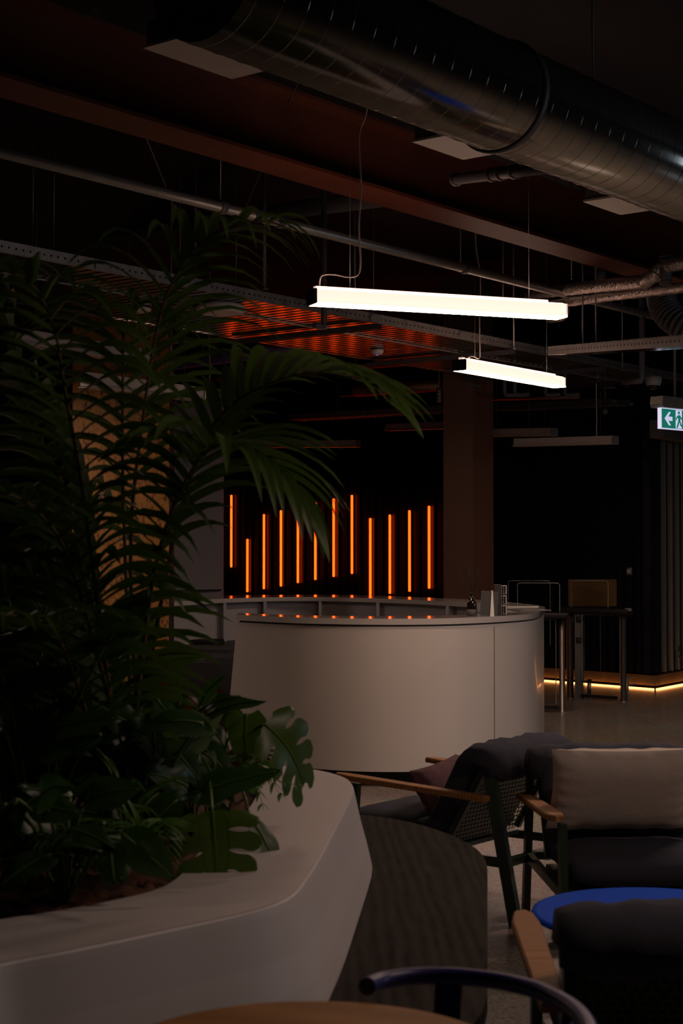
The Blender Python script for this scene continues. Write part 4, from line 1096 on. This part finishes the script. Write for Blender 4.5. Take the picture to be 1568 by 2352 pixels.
mb = MB(); mb.prism([((p.x - cb_.x) * 0.90 + cb_.x + 0.02, (p.y - cb_.y) * 0.92 + cb_.y) for p in bs], 0.0, ZB - 0.047); mb.build('base', M_GREYWALL, bt)

# ------------------------------------------------------------------ lounge chairs (local frame: +y is the way the sitter looks)
def perf_sheet(mb, o, ex, ey, W, L, pitch, r_):
    nx = int(W / pitch); ny = int(L / pitch)
    n = ex.cross(ey).normalized() * 0.003
    for j in range(ny):
        for i in range(nx):
            sh = 0.0
            cx = (i + 0.5) * pitch - W / 2; cy = (j + 0.5) * pitch
            P0 = o + ex * cx + ey * cy; h = pitch / 2
            outer = [(-h, -h), (0, -h), (h, -h), (h, 0), (h, h), (0, h), (-h, h), (-h, 0)]
            dx = (0.18 if j % 2 else -0.18) * pitch
            ins = [(dx + r_ * math.cos(a), r_ * math.sin(a)) for a in [math.radians(q) for q in (225, 270, 315, 0, 45, 90, 135, 180)]]
            vs = [P0 + ex * a + ey * b for a, b in outer] + [P0 + ex * a + ey * b for a, b in ins]
            mb.add(vs, [(k, (k + 1) % 8, 8 + (k + 1) % 8, 8 + k) for k in range(8)])
def cushion(mb, c, size, M=None, e=0.32, nu=28, nv=16, wr=0.0, seed=0):
    """soft box: superellipsoid with a few wrinkles"""
    rnd = random.Random(seed); R = M or Matrix.Identity(3)
    ph = [rnd.uniform(0, 6.28) for _ in range(6)]
    def sp(v, p): return math.copysign(abs(v) ** p, v)
    vs = []
    for j in range(nv + 1):
        la = -PI / 2 + PI * j / nv
        for i in range(nu):
            lo = 2 * PI * i / nu
            x = sp(math.cos(la), e * 1.5) * sp(math.cos(lo), e); y = sp(math.cos(la), e * 1.5) * sp(math.sin(lo), e); z = sp(math.sin(la), 0.8)
            w = wr * (math.sin(7 * x + ph[0] + 3 * z) * math.sin(5 * y + ph[1]) + 0.5 * math.sin(13 * y + ph[2] + 5 * x))
            vs.append(R @ Vector((x * size[0] / 2, y * size[1] / 2, z * size[2] / 2 * (1 + w))) + Vector(c))
    fs = [(j * nu + i, j * nu + (i + 1) % nu, (j + 1) * nu + (i + 1) % nu, (j + 1) * nu + i) for j in range(nv) for i in range(nu)]
    return mb.add(vs, fs, 0, True)
def lounge_chair(label, width=0.67):
    r = thing('lounge_chair', label, 'armchair', (0, 0, 0), None)
    hw = width / 2
    K = dict(parent=r, world=False)
    for s in (-1, 1):
        x = s * (hw - 0.03)
        MB().bar((x, -0.47, 0), (x, -0.37, 0.55), 0.028, 0.05, up=(0, 1, 0)).bar((x, -0.37, 0.55), (x, -0.335, 0.72), 0.028, 0.05, up=(0, 1, 0), w1=0.026, h1=0.036).build('rear_leg', M_GREEN, **K)
        MB().bar((x, 0.36, 0), (x, 0.325, 0.555), 0.028, 0.042, up=(0, 1, 0), h1=0.05).build('front_leg', M_GREEN, **K)
        # armrest: flat board with blunt tapered nose
        xo = s * hw
        poly = [(xo - 0.032, -0.36), (xo + 0.026, -0.36), (xo + 0.036, 0.30), (xo + 0.028, 0.375), (xo + 0.008, 0.405), (xo - 0.022, 0.39), (xo - 0.036, 0.30)]
        mb = MB(); nn = len(poly)
        zf = lambda y: 0.555 + 0.035 * (y + 0.36) / 0.76
        vs = [Vector((a, b, zf(b) - 0.014)) for a, b in poly] + [Vector((a, b, zf(b) + 0.004)) for a, b in poly] + [Vector((xo + (a - xo) * 0.86, b * 0.99, zf(b) + 0.010)) for a, b in poly]
        mb.add(vs, [tuple(reversed(range(nn))), tuple(range(2 * nn, 3 * nn))] + [(i, (i + 1) % nn, nn + (i + 1) % nn, nn + i) for i in range(nn)] + [(nn + i, nn + (i + 1) % nn, 2 * nn + (i + 1) % nn, 2 * nn + i) for i in range(nn)])
        mb.build('armrest', M_OAK, **K)
        MB().bar((x, -0.42, 0.27), (x, 0.34, 0.27), 0.024, 0.04).build('side_rail', M_GREEN, **K)
        MB().bar((s * (hw - 0.06), -0.12, 0.315), (s * (hw - 0.06), -0.33, 0.72), 0.022, 0.028, up=(0, 1, 0)).build('back_stile', M_GREEN, **K)
    MB().bar((-hw + 0.03, -0.42, 0.27), (hw - 0.03, -0.42, 0.27), 0.03, 0.035).build('rear_rail', M_GREEN, **K)
    MB().bar((-hw + 0.03, -0.325, 0.715), (hw - 0.03, -0.325, 0.715), 0.024, 0.03).build('top_rail', M_GREEN, **K)
    # seat pan
    mb = MB(); mb.box((0, 0.12, 0.285), (width - 0.10, 0.48, 0.02)); mb.build('seat_pan', M_GREEN, **K)
    bo = Vector((0, -0.12, 0.31)); bt_ = Vector((0, -0.328, 0.715)); ey = (bt_ - bo).normalized()
    mb = MB(); perf_sheet(mb, bo, Vector((1, 0, 0)), ey, width - 0.14, (bt_ - bo).length - 0.01, 0.025, 0.0085); mb.build('perforated_back', M_GREEN, **K)
    cushion(MB(), (0, 0.145, 0.365), (width - 0.10, 0.56, 0.135), wr=0.05, seed=3, e=0.25).build('seat_cushion', M_FABRIC, **K)
    nrm = Vector((0, ey.z, -ey.y))
    R = Matrix((Vector((1, 0, 0)), ey, Vector((1, 0, 0)).cross(ey))).transposed()
    cushion(MB(), bo + ey * 0.225 + nrm * 0.085, (width - 0.08, 0.47, 0.14), M=R, wr=0.06, seed=5, e=0.25).build('back_cushion', M_FABRIC, **K)
    # flap of the cushion folded over the top rail
    mb = MB(); prof = [(-0.005, 0.13), (0.05, 0.12), (0.085, 0.07), (0.085, 0.0), (0.065, -0.06), (0.03, -0.09), (-0.01, -0.10), (-0.04, -0.10)]
    pts = []
    ns = 22; prof = [(0.115, 0.655), (0.09, 0.735), (0.03, 0.785), (-0.05, 0.79), (-0.11, 0.755), (-0.13, 0.69), (-0.118, 0.635), (-0.085, 0.62), (-0.06, 0.67), (-0.02, 0.70), (0.04, 0.66)]
    for i in range(ns + 1):
        t = i / ns; x = (t - 0.5) * (width - 0.02); e_ = min(1, min(t, 1 - t) * 8); k_ = 0.72 + 0.28 * e_ ** 0.5
        for (a, b) in prof:
            w = 0.004 * math.sin(17 * t + 3 * a * 20) + 0.003 * math.sin(41 * t + b * 20)
            pts.append(Vector((x, -0.28 + a * k_ + w, 0.70 + (b - 0.70) * k_ + w)))
    npf = len(prof)
    fs = [(i * npf + j, i * npf + (j + 1) % npf, (i + 1) * npf + (j + 1) % npf, (i + 1) * npf + j) for i in range(ns) for j in range(npf)]
    fs += [tuple(range(npf)), tuple(reversed(range(ns * npf, (ns + 1) * npf)))]
    mb.add(pts, fs, 0, True); mb.build('folded_flap', M_FABRIC, **K)
    return r
def place(r, x, y, deg): r.location = (x, y, 0); r.scale = (1.04, 1.04, 0.925); r.rotation_euler = (0, 0, math.radians(deg))
chA = lounge_chair('green framed lounge chair with charcoal cushions turned sideways before the reception desk')
chB = copy_tree(chA); chC = copy_tree(chA)
chB['label'] = 'green framed lounge chair facing the viewer with a big beige pillow'
chC['label'] = 'green framed lounge chair seen from behind in front of the blue table'
for o_ in (chA, chB, chC): o_['group'] = 'charcoal lounge chairs'
place(chA, 0.52, 7.14, 52.3)
place(chB, 1.125, 6.38, 183)
place(chC, 0.83, 3.95, -1)

def pillow(name, label, c, w, h, t, M, m_, seed):
    rnd = random.Random(seed); mb = MB(); nu, nv = 36, 24; vs = []; ph = [rnd.uniform(0, 6.28) for _ in range(8)]
    for side in (1, -1):
        for j in range(nv + 1):
            for i in range(nu + 1):
                u = 2 * i / nu - 1; v = 2 * j / nv - 1
                pin = 1 - 0.055 * (1 - v * v) * abs(u) ** 3; pinv = 1 - 0.07 * (1 - u * u) * abs(v) ** 3
                x = u * w / 2 * pin; y = v * h / 2 * pinv
                th = max(0, (1 - u ** 4)) ** 0.5 * max(0, (1 - v ** 4)) ** 0.5
                edge = (abs(u) ** 6 + abs(v) ** 6)
                wr = 0.010 * edge * (math.sin(21 * v * (1 if abs(u) > abs(v) else 0) + 13 * u * (0 if abs(u) > abs(v) else 1) + ph[0]) + 0.6 * math.sin(37 * v + 19 * u + ph[1])) * th
                vs.append(M @ Vector((x, y, side * (t / 2 * th) + wr)) + Vector(c))
    n1 = (nu + 1) * (nv + 1)
    fs = [(j * (nu + 1) + i, j * (nu + 1) + i + 1, (j + 1) * (nu + 1) + i + 1, (j + 1) * (nu + 1) + i) for j in range(nv) for i in range(nu)]
    fs += [(n1 + a, n1 + d_, n1 + c_, n1 + b) for a, b, c_, d_ in fs]
    mb.add(vs, fs, 0, True)
    return tag(mb.build(name, m_), label, 'cushion')
# beige pillow on chair B : stands on the seat, leaning on the back
rb_ = Matrix.Rotation(math.radians(183), 3, 'Z')
tilt = Matrix.Rotation(math.radians(62), 3, 'X')
cB = rb_ @ Vector((0.03, 0.07, 0.60)) + Vector((1.125, 6.38, 0))
pillow('pillow', 'large beige linen pillow standing on the charcoal lounge chair', cB, 0.58, 0.36, 0.15, rb_ @ Matrix.Rotation(math.radians(67), 3, 'X'), M_LINEN, 4)
ra_ = Matrix.Rotation(math.radians(52.3), 3, 'Z')
cA = ra_ @ Vector((-0.02, 0.035, 0.465)) + Vector((0.52, 7.14, 0))
pillow('pillow', 'small mauve pillow on the sideways lounge chair', cA, 0.40, 0.30, 0.13, ra_ @ Matrix.Rotation(math.radians(58), 3, 'X') @ Matrix.Rotation(0.1, 3, 'Z'), M_MAUVE, 9)

# blue round side table
tc_ = Vector((0.985, 5.04, 0))
r = thing('side_table', 'round cobalt blue side table between two lounge chairs', 'table', tc_)
MB().lathe(tc_ + UP * 0.378, [(0.37, 0), (0.385, 0.004), (0.39, 0.012), (0.386, 0.02), (0.37, 0.022)], 64).build('table_top', M_BLUE, r)
MB().lathe(tc_, [(0.19, 0), (0.19, 0.012), (0.03, 0.02), (0.025, 0.03), (0.025, 0.378)], 32).build('pedestal', M_BLUE, r)
# oak table in the foreground
tc_ = Vector((-0.05, 2.50, 0))
r = thing('round_table', 'round orange oak table at the bottom edge of the view', 'table', tc_)
MB().lathe(tc_ + UP * 0.712, [(0.30, 0), (0.318, 0.006), (0.322, 0.018), (0.318, 0.026), (0.31, 0.028)], 96).build('table_top', M_TABLEOAK, r)
MB().lathe(tc_, [(0.2, 0), (0.2, 0.012), (0.035, 0.02), (0.03, 0.03), (0.03, 0.71)], 32).build('pedestal', M_BLACK, r)
# navy armchair with a hoop rail
r = thing('hoop_chair', 'navy chair with a bent hoop backrest tucked in at the oak table', 'chair', (0.22, 2.75, 0))
hp = [P(843, 2266, 2.86), P(870, 2254, 2.93), P(930, 2244, 2.97), P(1000, 2241, 2.98), P(1080, 2245, 2.96), P(1160, 2256, 2.91), P(1240, 2277, 2.82), P(1305, 2310, 2.70), P(1345, 2350, 2.58), P(1358, 2400, 2.46), P(1345, 2450, 2.36)]
MB().tube(smoothed(hp, 6), 0.0155, 14).build('hoop_rail', M_NAVY, r)
sc_ = Vector((0.20, 2.66, 0))
MB().rbox(sc_ + UP * 0.45, (0.42, 0.40, 0.03), 0.012, 0.3).build('seat', M_NAVY, r)
q = P(1030, 2244, 2.975); MB().bar(Vector((q.x - 0.02, q.y - 0.04, 0.45)), q, 0.05, 0.012, up=(0, 1, 0)).build('splat', M_NAVY, r)
for k, (tx, ty, hpn) in enumerate(((-0.03, 2.80, None), (0.40, 2.66, hp[7]), (0.03, 2.50, None), (0.36, 2.48, hp[9]))):
    t_ = Vector((tx, ty, 0)); tp = Vector((sc_.x + (tx - sc_.x) * 0.85, sc_.y + (ty - sc_.y) * 0.85, 0.44))
    MB().tube([t_, tp], [0.011, 0.016], 12).build('leg', M_NAVY, r)
q = hp[7]; MB().tube([Vector((0.34, 2.66, 0.45)), q], 0.011, 10).build('spindle', M_NAVY, r)

# ------------------------------------------------------------------ plants
def frond(ctrl, nl, L, wd, droop=0.35, start=0.18, seed=0, rr=0.007, lean_=0.6, side_up=0.25, taper_tip=0.45):
    """one pinnate palm frond: rachis through ctrl, nl leaflets a side"""
    rnd = random.Random(seed); pts = smoothed(ctrl, 10); mb = MB()
    pts = resample(pts, 40)
    mb.tube(pts, [rr * (1 - 0.75 * i / 39) for i in range(40)], 6, 1)
    for k in range(nl):
        t = start + (1 - start) * (k + 0.5) / nl
        i = min(38, int(t * 39)); p = pts[i].lerp(pts[i + 1], t * 39 - i); tg = (pts[i + 1] - pts[max(0, i - 1)]).normalized()
        sd_ = tg.cross(UP)
        if sd_.length < 0.15: sd_ = tg.cross(Vector((0.3, -1, 0.2)))
        sd_.normalize(); upv = sd_.cross(tg).normalized()
        env = math.sin(PI * min(1, (0.12 + 0.88 * (k + 0.5) / nl)) ** 0.9) * 0.55 + taper_tip
        for s in (-1, 1):
            ln = L * env * rnd.uniform(0.88, 1.08); fw = lean_ + 0.5 * t
            d = (sd_ * s + tg * fw + upv * (side_up + rnd.uniform(-0.08, 0.08))).normalized()
            w = wd * rnd.uniform(0.85, 1.1) * (0.6 + 0.4 * env); q = p.copy(); n_ = 7; A = []; B = []; C = []
            for j in range(n_ + 1):
                u = j / n_
                ww = w * (math.sin(PI * (0.12 + 0.88 * u) ** 0.75) ** 0.8 if u < 1 else 0) * 0.5
                perp_ = d.cross(UP); perp_ = perp_.normalized() if perp_.length > 1e-3 else sd_
                perp_ = (perp_ * 0.8 + tg * 0.4 * s).normalized()
                A.append(q - perp_ * ww + UP * ww * 0.35); C.append(q.copy()); B.append(q + perp_ * ww + UP * ww * 0.35)
                d = (d + Vector((0, 0, -droop * (0.35 + u) / n_ * 2.2))).normalized(); q = q + d * ln / n_
            mb.strip(A, C, 0); mb.strip(C, B, 0)
    return mb
def blade_leaf(base, d, nrm, L, W, kind='lance', curl=0.4, seed=0, fold=0.25, stem=None):
    """one broad leaf: grid bent downwards along its length; returns MB; monstera leaves have notched margins"""
    rnd = random.Random(seed); d = Vector(d).normalized(); s = d.cross(Vector(nrm)).normalized(); n_ = s.cross(d).normalized()
    nu, nv = (44, 8) if kind == 'monstera' else (14, 4)
    mb = MB(); cen = []; q = Vector(base); dd = d.copy(); frames = []
    for i in range(nu + 1):
        frames.append((q.copy(), dd.copy(), s.cross(dd).normalized())); dd = (dd - n_ * curl / nu + Vector((0, 0, -curl * 0.6 / nu))).normalized(); q = q + dd * L / nu
    def width(u):
        if kind == 'oval': return math.sin(PI * min(1, u * 0.97 + 0.03) ** 0.9) ** 0.6
        if kind == 'monstera': return (min(1, 0.55 + 3 * u) * (1 - u ** 2.6) ** 0.62) if u < 1 else 0
        if kind == 'heart': return (min(1, 0.5 + 2.6 * u)) * (1 - u ** 1.7) ** 0.75 if u < 1 else 0
        return math.sin(PI * min(1, u) ** 0.75) ** 0.9
    def pos(u, v, side):
        fu = max(0, min(nu - 1e-6, u * nu)); i = int(fu); k = fu - i
        q = frames[i][0].lerp(frames[i + 1][0], k); dd = frames[i][1].lerp(frames[i + 1][1], k); nn = frames[i][2].lerp(frames[i + 1][2], k)
        w = width(u) * W / 2
        back = -0.10 * v * v * L * (1 - u) if kind in ('monstera', 'heart') else 0
        sweep = 0.24 * L * v * v * (0.3 + u) if kind == 'monstera' else 0
        return q + s * side * w * v + dd * (back + sweep) + nn * (fold * w * v - 0.5 * fold * w * v * v * 2 + 0.006 * math.sin(9 * u + seed) * v)
    for si, side in enumerate((1, -1)):
        if kind == 'monstera':
            V0 = 0.30; nb = 4
            vs = [pos(i / nu, V0 * j / 3, side) for i in range(nu + 1) for j in range(4)]
            mb.add(vs, [(i * 4 + j, i * 4 + j + 1, i * 4 + j + 5, i * 4 + j + 4) for i in range(nu) for j in range(3)], 0, True)
            for b in range(nb):
                ua, ub = 0.98 * b / nb, 0.98 * (b + 1) / nb; uc = (ua + ub) / 2; hw = (ub - ua) / 2; NV = 10; NS = 8; vs = []
                for j in range(NV + 1):
                    t = j / NV; v = V0 - 0.02 + (1.02 - V0) * t
                    sh = (1 - 0.22 * math.sin(PI * min(1, t * 1.6))) * max(0.0, 1 - t ** 3.2) ** 0.5 if t < 1 else 0.0
                    for k in range(NS + 1): vs.append(pos(uc + hw * sh * (2 * k / NS - 1), v, side))
                mb.add(vs, [(j * (NS + 1) + k, j * (NS + 1) + k + 1, (j + 1) * (NS + 1) + k + 1, (j + 1) * (NS + 1) + k) for j in range(NV) for k in range(NS)], 0, True)
            continue
        vs = [pos(i / nu, j / nv, side) for i in range(nu + 1) for j in range(nv + 1)]
        mb.add(vs, [(i * (nv + 1) + j, i * (nv + 1) + j + 1, (i + 1) * (nv + 1) + j + 1, (i + 1) * (nv + 1) + j) for i in range(nu) for j in range(nv)], 0, True)
    mb.tube([f[0] + f[2] * 0.002 for f in frames[:-1]], [0.004 * (1 - 0.8 * i / nu) for i in range(nu)], 5, 1)
    return mb
SOILZ = ZR - 0.04
def G(px, py, Y): return P(px, py, Y)
palm_root = Vector((-0.62, 4.75, SOILZ))
palm = thing('potted_palm', 'tall dark kentia palm with arching fronds growing from the planter', 'palm', palm_root)
fr = [
    # pixel controls (x, y, depth), leaflets, length, width, droop, leafless share, seed
    ([(300, 1700, 4.75), (300, 1300, 4.6), (330, 950, 4.5), (375, 700, 4.4), (450, 570, 4.35), (540, 520, 4.3), (640, 505, 4.3)], 22, 0.46, 0.040, 0.95, 0.52, 1),
    ([(305, 1700, 4.7), (380, 1330, 4.5), (440, 1090, 4.4), (505, 960, 4.35), (600, 890, 4.3), (720, 855, 4.25), (840, 880, 4.2), (900, 930, 4.2)], 17, 0.36, 0.050, 0.5, 0.62, 2),
    ([(310, 1700, 4.6), (340, 1400, 4.4), (385, 1200, 4.3), (440, 1080, 4.2), (500, 1022, 4.1), (570, 1035, 4.05), (650, 1090, 4.0), (700, 1170, 4.0)], 16, 0.38, 0.048, 0.7, 0.56, 3),
    ([(285, 1700, 4.9), (285, 1200, 4.8), (282, 900, 4.8), (290, 740, 4.8), (340, 690, 4.75), (410, 740, 4.7)], 13, 0.34, 0.040, 0.9, 0.62, 4),
    ([(270, 1700, 4.6), (200, 1200, 4.3), (150, 900, 4.1), (120, 740, 4.0), (60, 640, 3.95), (-30, 620, 3.9)], 22, 0.42, 0.052, 1.2, 0.42, 5),
    ([(275, 1700, 4.8), (220, 1300, 4.8), (150, 1050, 4.8), (80, 930, 4.8), (-20, 880, 4.8), (-80, 900, 4.8)], 20, 0.38, 0.050, 0.8, 0.45, 6),
    ([(260, 1700, 4.5), (180, 1350, 4.2), (90, 1180, 4.0), (-20, 1130, 3.9), (-120, 1180, 3.8)], 20, 0.40, 0.052, 0.7, 0.3, 8),
    ([(280, 1700, 4.6), (230, 1450, 4.5), (140, 1300, 4.4), (30, 1270, 4.2), (-60, 1330, 4.1)], 18, 0.40, 0.052, 0.7, 0.3, 10),
    ([(265, 1700, 5.0), (170, 1200, 5.1), (90, 1000, 5.2), (20, 780, 5.2), (-20, 640, 5.2), (60, 600, 5.1)], 18, 0.36, 0.048, 0.9, 0.45, 12),
    ([(250, 1700, 4.4), (150, 1500, 4.1), (60, 1420, 3.9), (-40, 1420, 3.8)], 18, 0.36, 0.052, 0.6, 0.25, 13),
]
for ctrl, nl, L, wd, droop, st, sdv in fr:
    c = [P(*q) for q in ctrl]; c[0] = palm_root + Vector((random.uniform(-.06, .06), random.uniform(-.06, .06), 0.0))
    frond(c, nl, L, wd, droop, st, sdv, rr=0.010).build('frond', [M_LEAF_PALM, M_BARK], palm)
mb = MB()
for k in range(5):
    a = k * 1.26; b0 = palm_root + Vector((0.04 * math.cos(a), 0.04 * math.sin(a), -0.01)); mb.tube([b0, b0 + Vector((0.02 * math.cos(a), 0.02 * math.sin(a), 0.4))], [0.024, 0.015], 10)
mb.build('stem', M_BARK, palm)

def leafy(name, label, root_, leaves, m_, cat='plant'):
    """leaves: list of (base point, direction, normal, L, W, kind, curl, seed)"""
    r = thing(name, label, cat, root_)
    for (b, d, nrm, L, W, kind, curl, sdv) in leaves:
        b = Vector(b)
        mid = Vector(root_).lerp(b, 0.55) + Vector((0, 0, 0.10 * (b - Vector(root_)).length + 0.02))
        lf = blade_leaf(b, d, nrm, L, W, kind, curl, sdv).build('leaf', [m_, M_STEM], r); lf['_o'] = tuple(r['_o'])
        MB().tube(smoothed([Vector(root_), mid, b], 6), 0.0042, 6).build('leaf_stalk', M_STEM, lf)
    return r
def soil_pt(px, py): q = PZ(px, py, SOILZ); return q
# the monstera hanging over the right end of the rim
mr = soil_pt(470, 1900)
leafy('monstera', 'monstera with notched glossy leaves hanging over the rim towards the desk', mr, [
    (P(607, 1664, 4.55), (0.82, 0.05, -0.60), (0.45, -0.75, 0.45), 0.225, 0.23, 'monstera', 0.8, 11),
    (P(487, 1862, 4.05), (0.10, -0.15, -0.95), (0.1, -1, 0.15), 0.20, 0.25, 'monstera', 0.25, 12),
    (P(566, 1640, 4.6), (-0.05, -0.2, -0.95), (0.0, -1, 0.1), 0.15, 0.13, 'heart', 0.4, 13),
], M_LEAF_MON)
leafy('trailing_plant', 'pale silvery leaf resting on the white rim of the planter', soil_pt(520, 1880), [
    (P(575, 1880, 4.35), (0.62, -0.30, -0.70), (0.3, -0.5, 0.8), 0.17, 0.085, 'lance', 0.5, 21),
], M_LEAF_PALE)
leafy('rubber_plant', 'reddish brown rubber plant with smooth oval leaves in the planter', soil_pt(455, 1860), [
    (P(500, 1690, 4.9), (-0.02, -0.05, 1), (0.15, -1, 0), 0.15, 0.085, 'oval', 0.1, 31),
    (P(405, 1610, 4.9), (-0.6, 0, 0.55), (0, -1, 0.3), 0.15, 0.06, 'lance', 0.1, 32),
    (P(410, 1590, 4.9), (0.75, -0.1, -0.6), (0.3, -1, 0.3), 0.16, 0.06, 'lance', 0.3, 33),
    (P(520, 1745, 4.8), (0.7, -0.2, 0.3), (0, -1, 0.5), 0.11, 0.07, 'oval', 0.4, 34),
], M_LEAF_RED)
# broad leaf clumps
rnd = random.Random(42)
def clump(name, label, cx, cy, Y, nlf, spread, kinds, m_, L=(0.12, 0.22), W=(0.06, 0.10), up=0.2, seed=1, cat='plant'):
    rn_ = random.Random(seed); root_ = P(cx, cy, Y); gx = max(-1.2, root_.x); root_ = Vector((gx, Y, SOILZ))
    lv = []
    for k in range(nlf):
        px = cx + rn_.uniform(-1, 1) * spread[0]; py = cy - spread[1] * rn_.random(); Yk = Y + rn_.uniform(-0.25, 0.2)
        b = P(px, py, Yk)
        if b.z < ZR + 0.06: b.z = ZR + 0.06 + rn_.random() * 0.08
        a = rn_.uniform(0, 2 * PI); d = Vector((math.cos(a), -0.35 + 0.5 * math.sin(a), rn_.uniform(-0.8, up + 0.5)))
        nrm = Vector((rn_.uniform(-.5, .5), -0.6, rn_.uniform(0.2, 1)))
        Lk = rn_.uniform(*L)
        if b.z + d.normalized().z * Lk < ZR + 0.02: d.z = abs(d.z) * 0.5
        lv.append((b, d, nrm, Lk, rn_.uniform(*W), rn_.choice(kinds), rn_.uniform(0.2, 0.7), k + seed * 10))
    return leafy(name, label, root_, lv, m_, cat)
clump('philodendron', 'glossy green philodendron in front of the strand board column', 260, 1690, 4.9, 16, (110, 170), ['heart', 'oval'], M_LEAF_MON, (0.12, 0.2), (0.08, 0.13), seed=2)
clump('philodendron', 'dark broad leaved philodendron in the middle of the planter', 330, 1850, 4.45, 26, (140, 260), ['heart', 'lance'], M_LEAF_DARK, (0.14, 0.24), (0.08, 0.13), seed=3)
clump('peace_lily', 'peace lily with long dark leaves behind the monstera', 440, 1800, 4.75, 18, (90, 220), ['lance'], M_LEAF_DARK, (0.14, 0.22), (0.05, 0.075), seed=4)
clump('peace_lily', 'peace lily with pale shining leaves left of the rubber plant', 400, 1760, 4.65, 8, (70, 120), ['lance'], M_LEAF_PALE, (0.1, 0.15), (0.04, 0.06), seed=5)
clump('calathea', 'dense dark calathea at the left edge of the planter', 90, 1800, 4.3, 30, (150, 330), ['oval', 'lance'], M_LEAF_DARK, (0.16, 0.26), (0.07, 0.12), seed=6)
clump('calathea', 'dense dark calathea further back at the far left', 60, 1600, 4.9, 28, (170, 330), ['oval', 'lance'], M_LEAF_DARK, (0.16, 0.28), (0.07, 0.11), seed=7)
clump('philodendron', 'low dark philodendron over the mulch near the front rim', 150, 1980, 3.85, 24, (200, 150), ['heart', 'lance'], M_LEAF_DARK, (0.12, 0.2), (0.06, 0.1), seed=8)
clump('calathea', 'dark calathea at the far left end of the rear rim', 0, 1790, 5.0, 18, (90, 110), ['oval', 'lance'], M_LEAF_DARK, (0.16, 0.26), (0.08, 0.12), seed=15)
clump('calathea', 'dark calathea at the rear rim, left of the middle', 150, 1800, 5.3, 22, (170, 120), ['oval', 'lance'], M_LEAF_DARK, (0.14, 0.24), (0.07, 0.11), seed=12)
clump('spider_plant', 'light green spider plant between the dark leaves', 290, 1860, 4.2, 12, (60, 80), ['lance'], M_FERN, (0.12, 0.18), (0.018, 0.03), up=0.6, seed=9)

def fern(label, root_, fronds, m_=M_FERN, seed=0):
    r = thing('fern', label, 'fern', root_)
    for i, (c, L, w) in enumerate(fronds):
        frond([Vector(root_)] + c, 20, L, w, 0.5, 0.35, seed + i, rr=0.0025, lean_=0.5, side_up=0.1).build('frond', [m_, M_STEM], r)
    return r
fern('feathery light green fern spilling over the rim beside the monstera', soil_pt(560, 1840), [
    ([P(590, 1740, 4.6), P(625, 1735, 4.6), P(655, 1800, 4.6)], 0.075, 0.016),
    ([P(585, 1770, 4.6), P(630, 1790, 4.55), P(690, 1805, 4.5)], 0.06, 0.015),
    ([P(570, 1760, 4.6), P(610, 1780, 4.5), P(650, 1835, 4.45)], 0.075, 0.016),
    ([P(560, 1730, 4.7), P(600, 1710, 4.7), P(640, 1740, 4.7)], 0.06, 0.016),
    ([P(560, 1790, 4.5), P(590, 1810, 4.45), P(605, 1860, 4.4)], 0.06, 0.015)], seed=60)
fern('yellow green fern low in the middle of the mulch', soil_pt(260, 1990), [
    ([P(240 + 60 * k, 1890 + 10 * (k % 2), 4.0), P(200 + 90 * k, 1900, 3.9), P(150 + 120 * k, 1960 + 12 * k, 3.85)], 0.09, 0.012) for k in range(-1, 3)], seed=70)
fern('dark fern at the lower left corner of the planter', soil_pt(60, 2040), [
    ([P(60 + 40 * k, 1930, 3.8), P(50 + 80 * k, 1930, 3.7), P(40 + 110 * k, 2010, 3.65)], 0.10, 0.014) for k in range(-1, 3)], M_LEAF_DARK, seed=80)
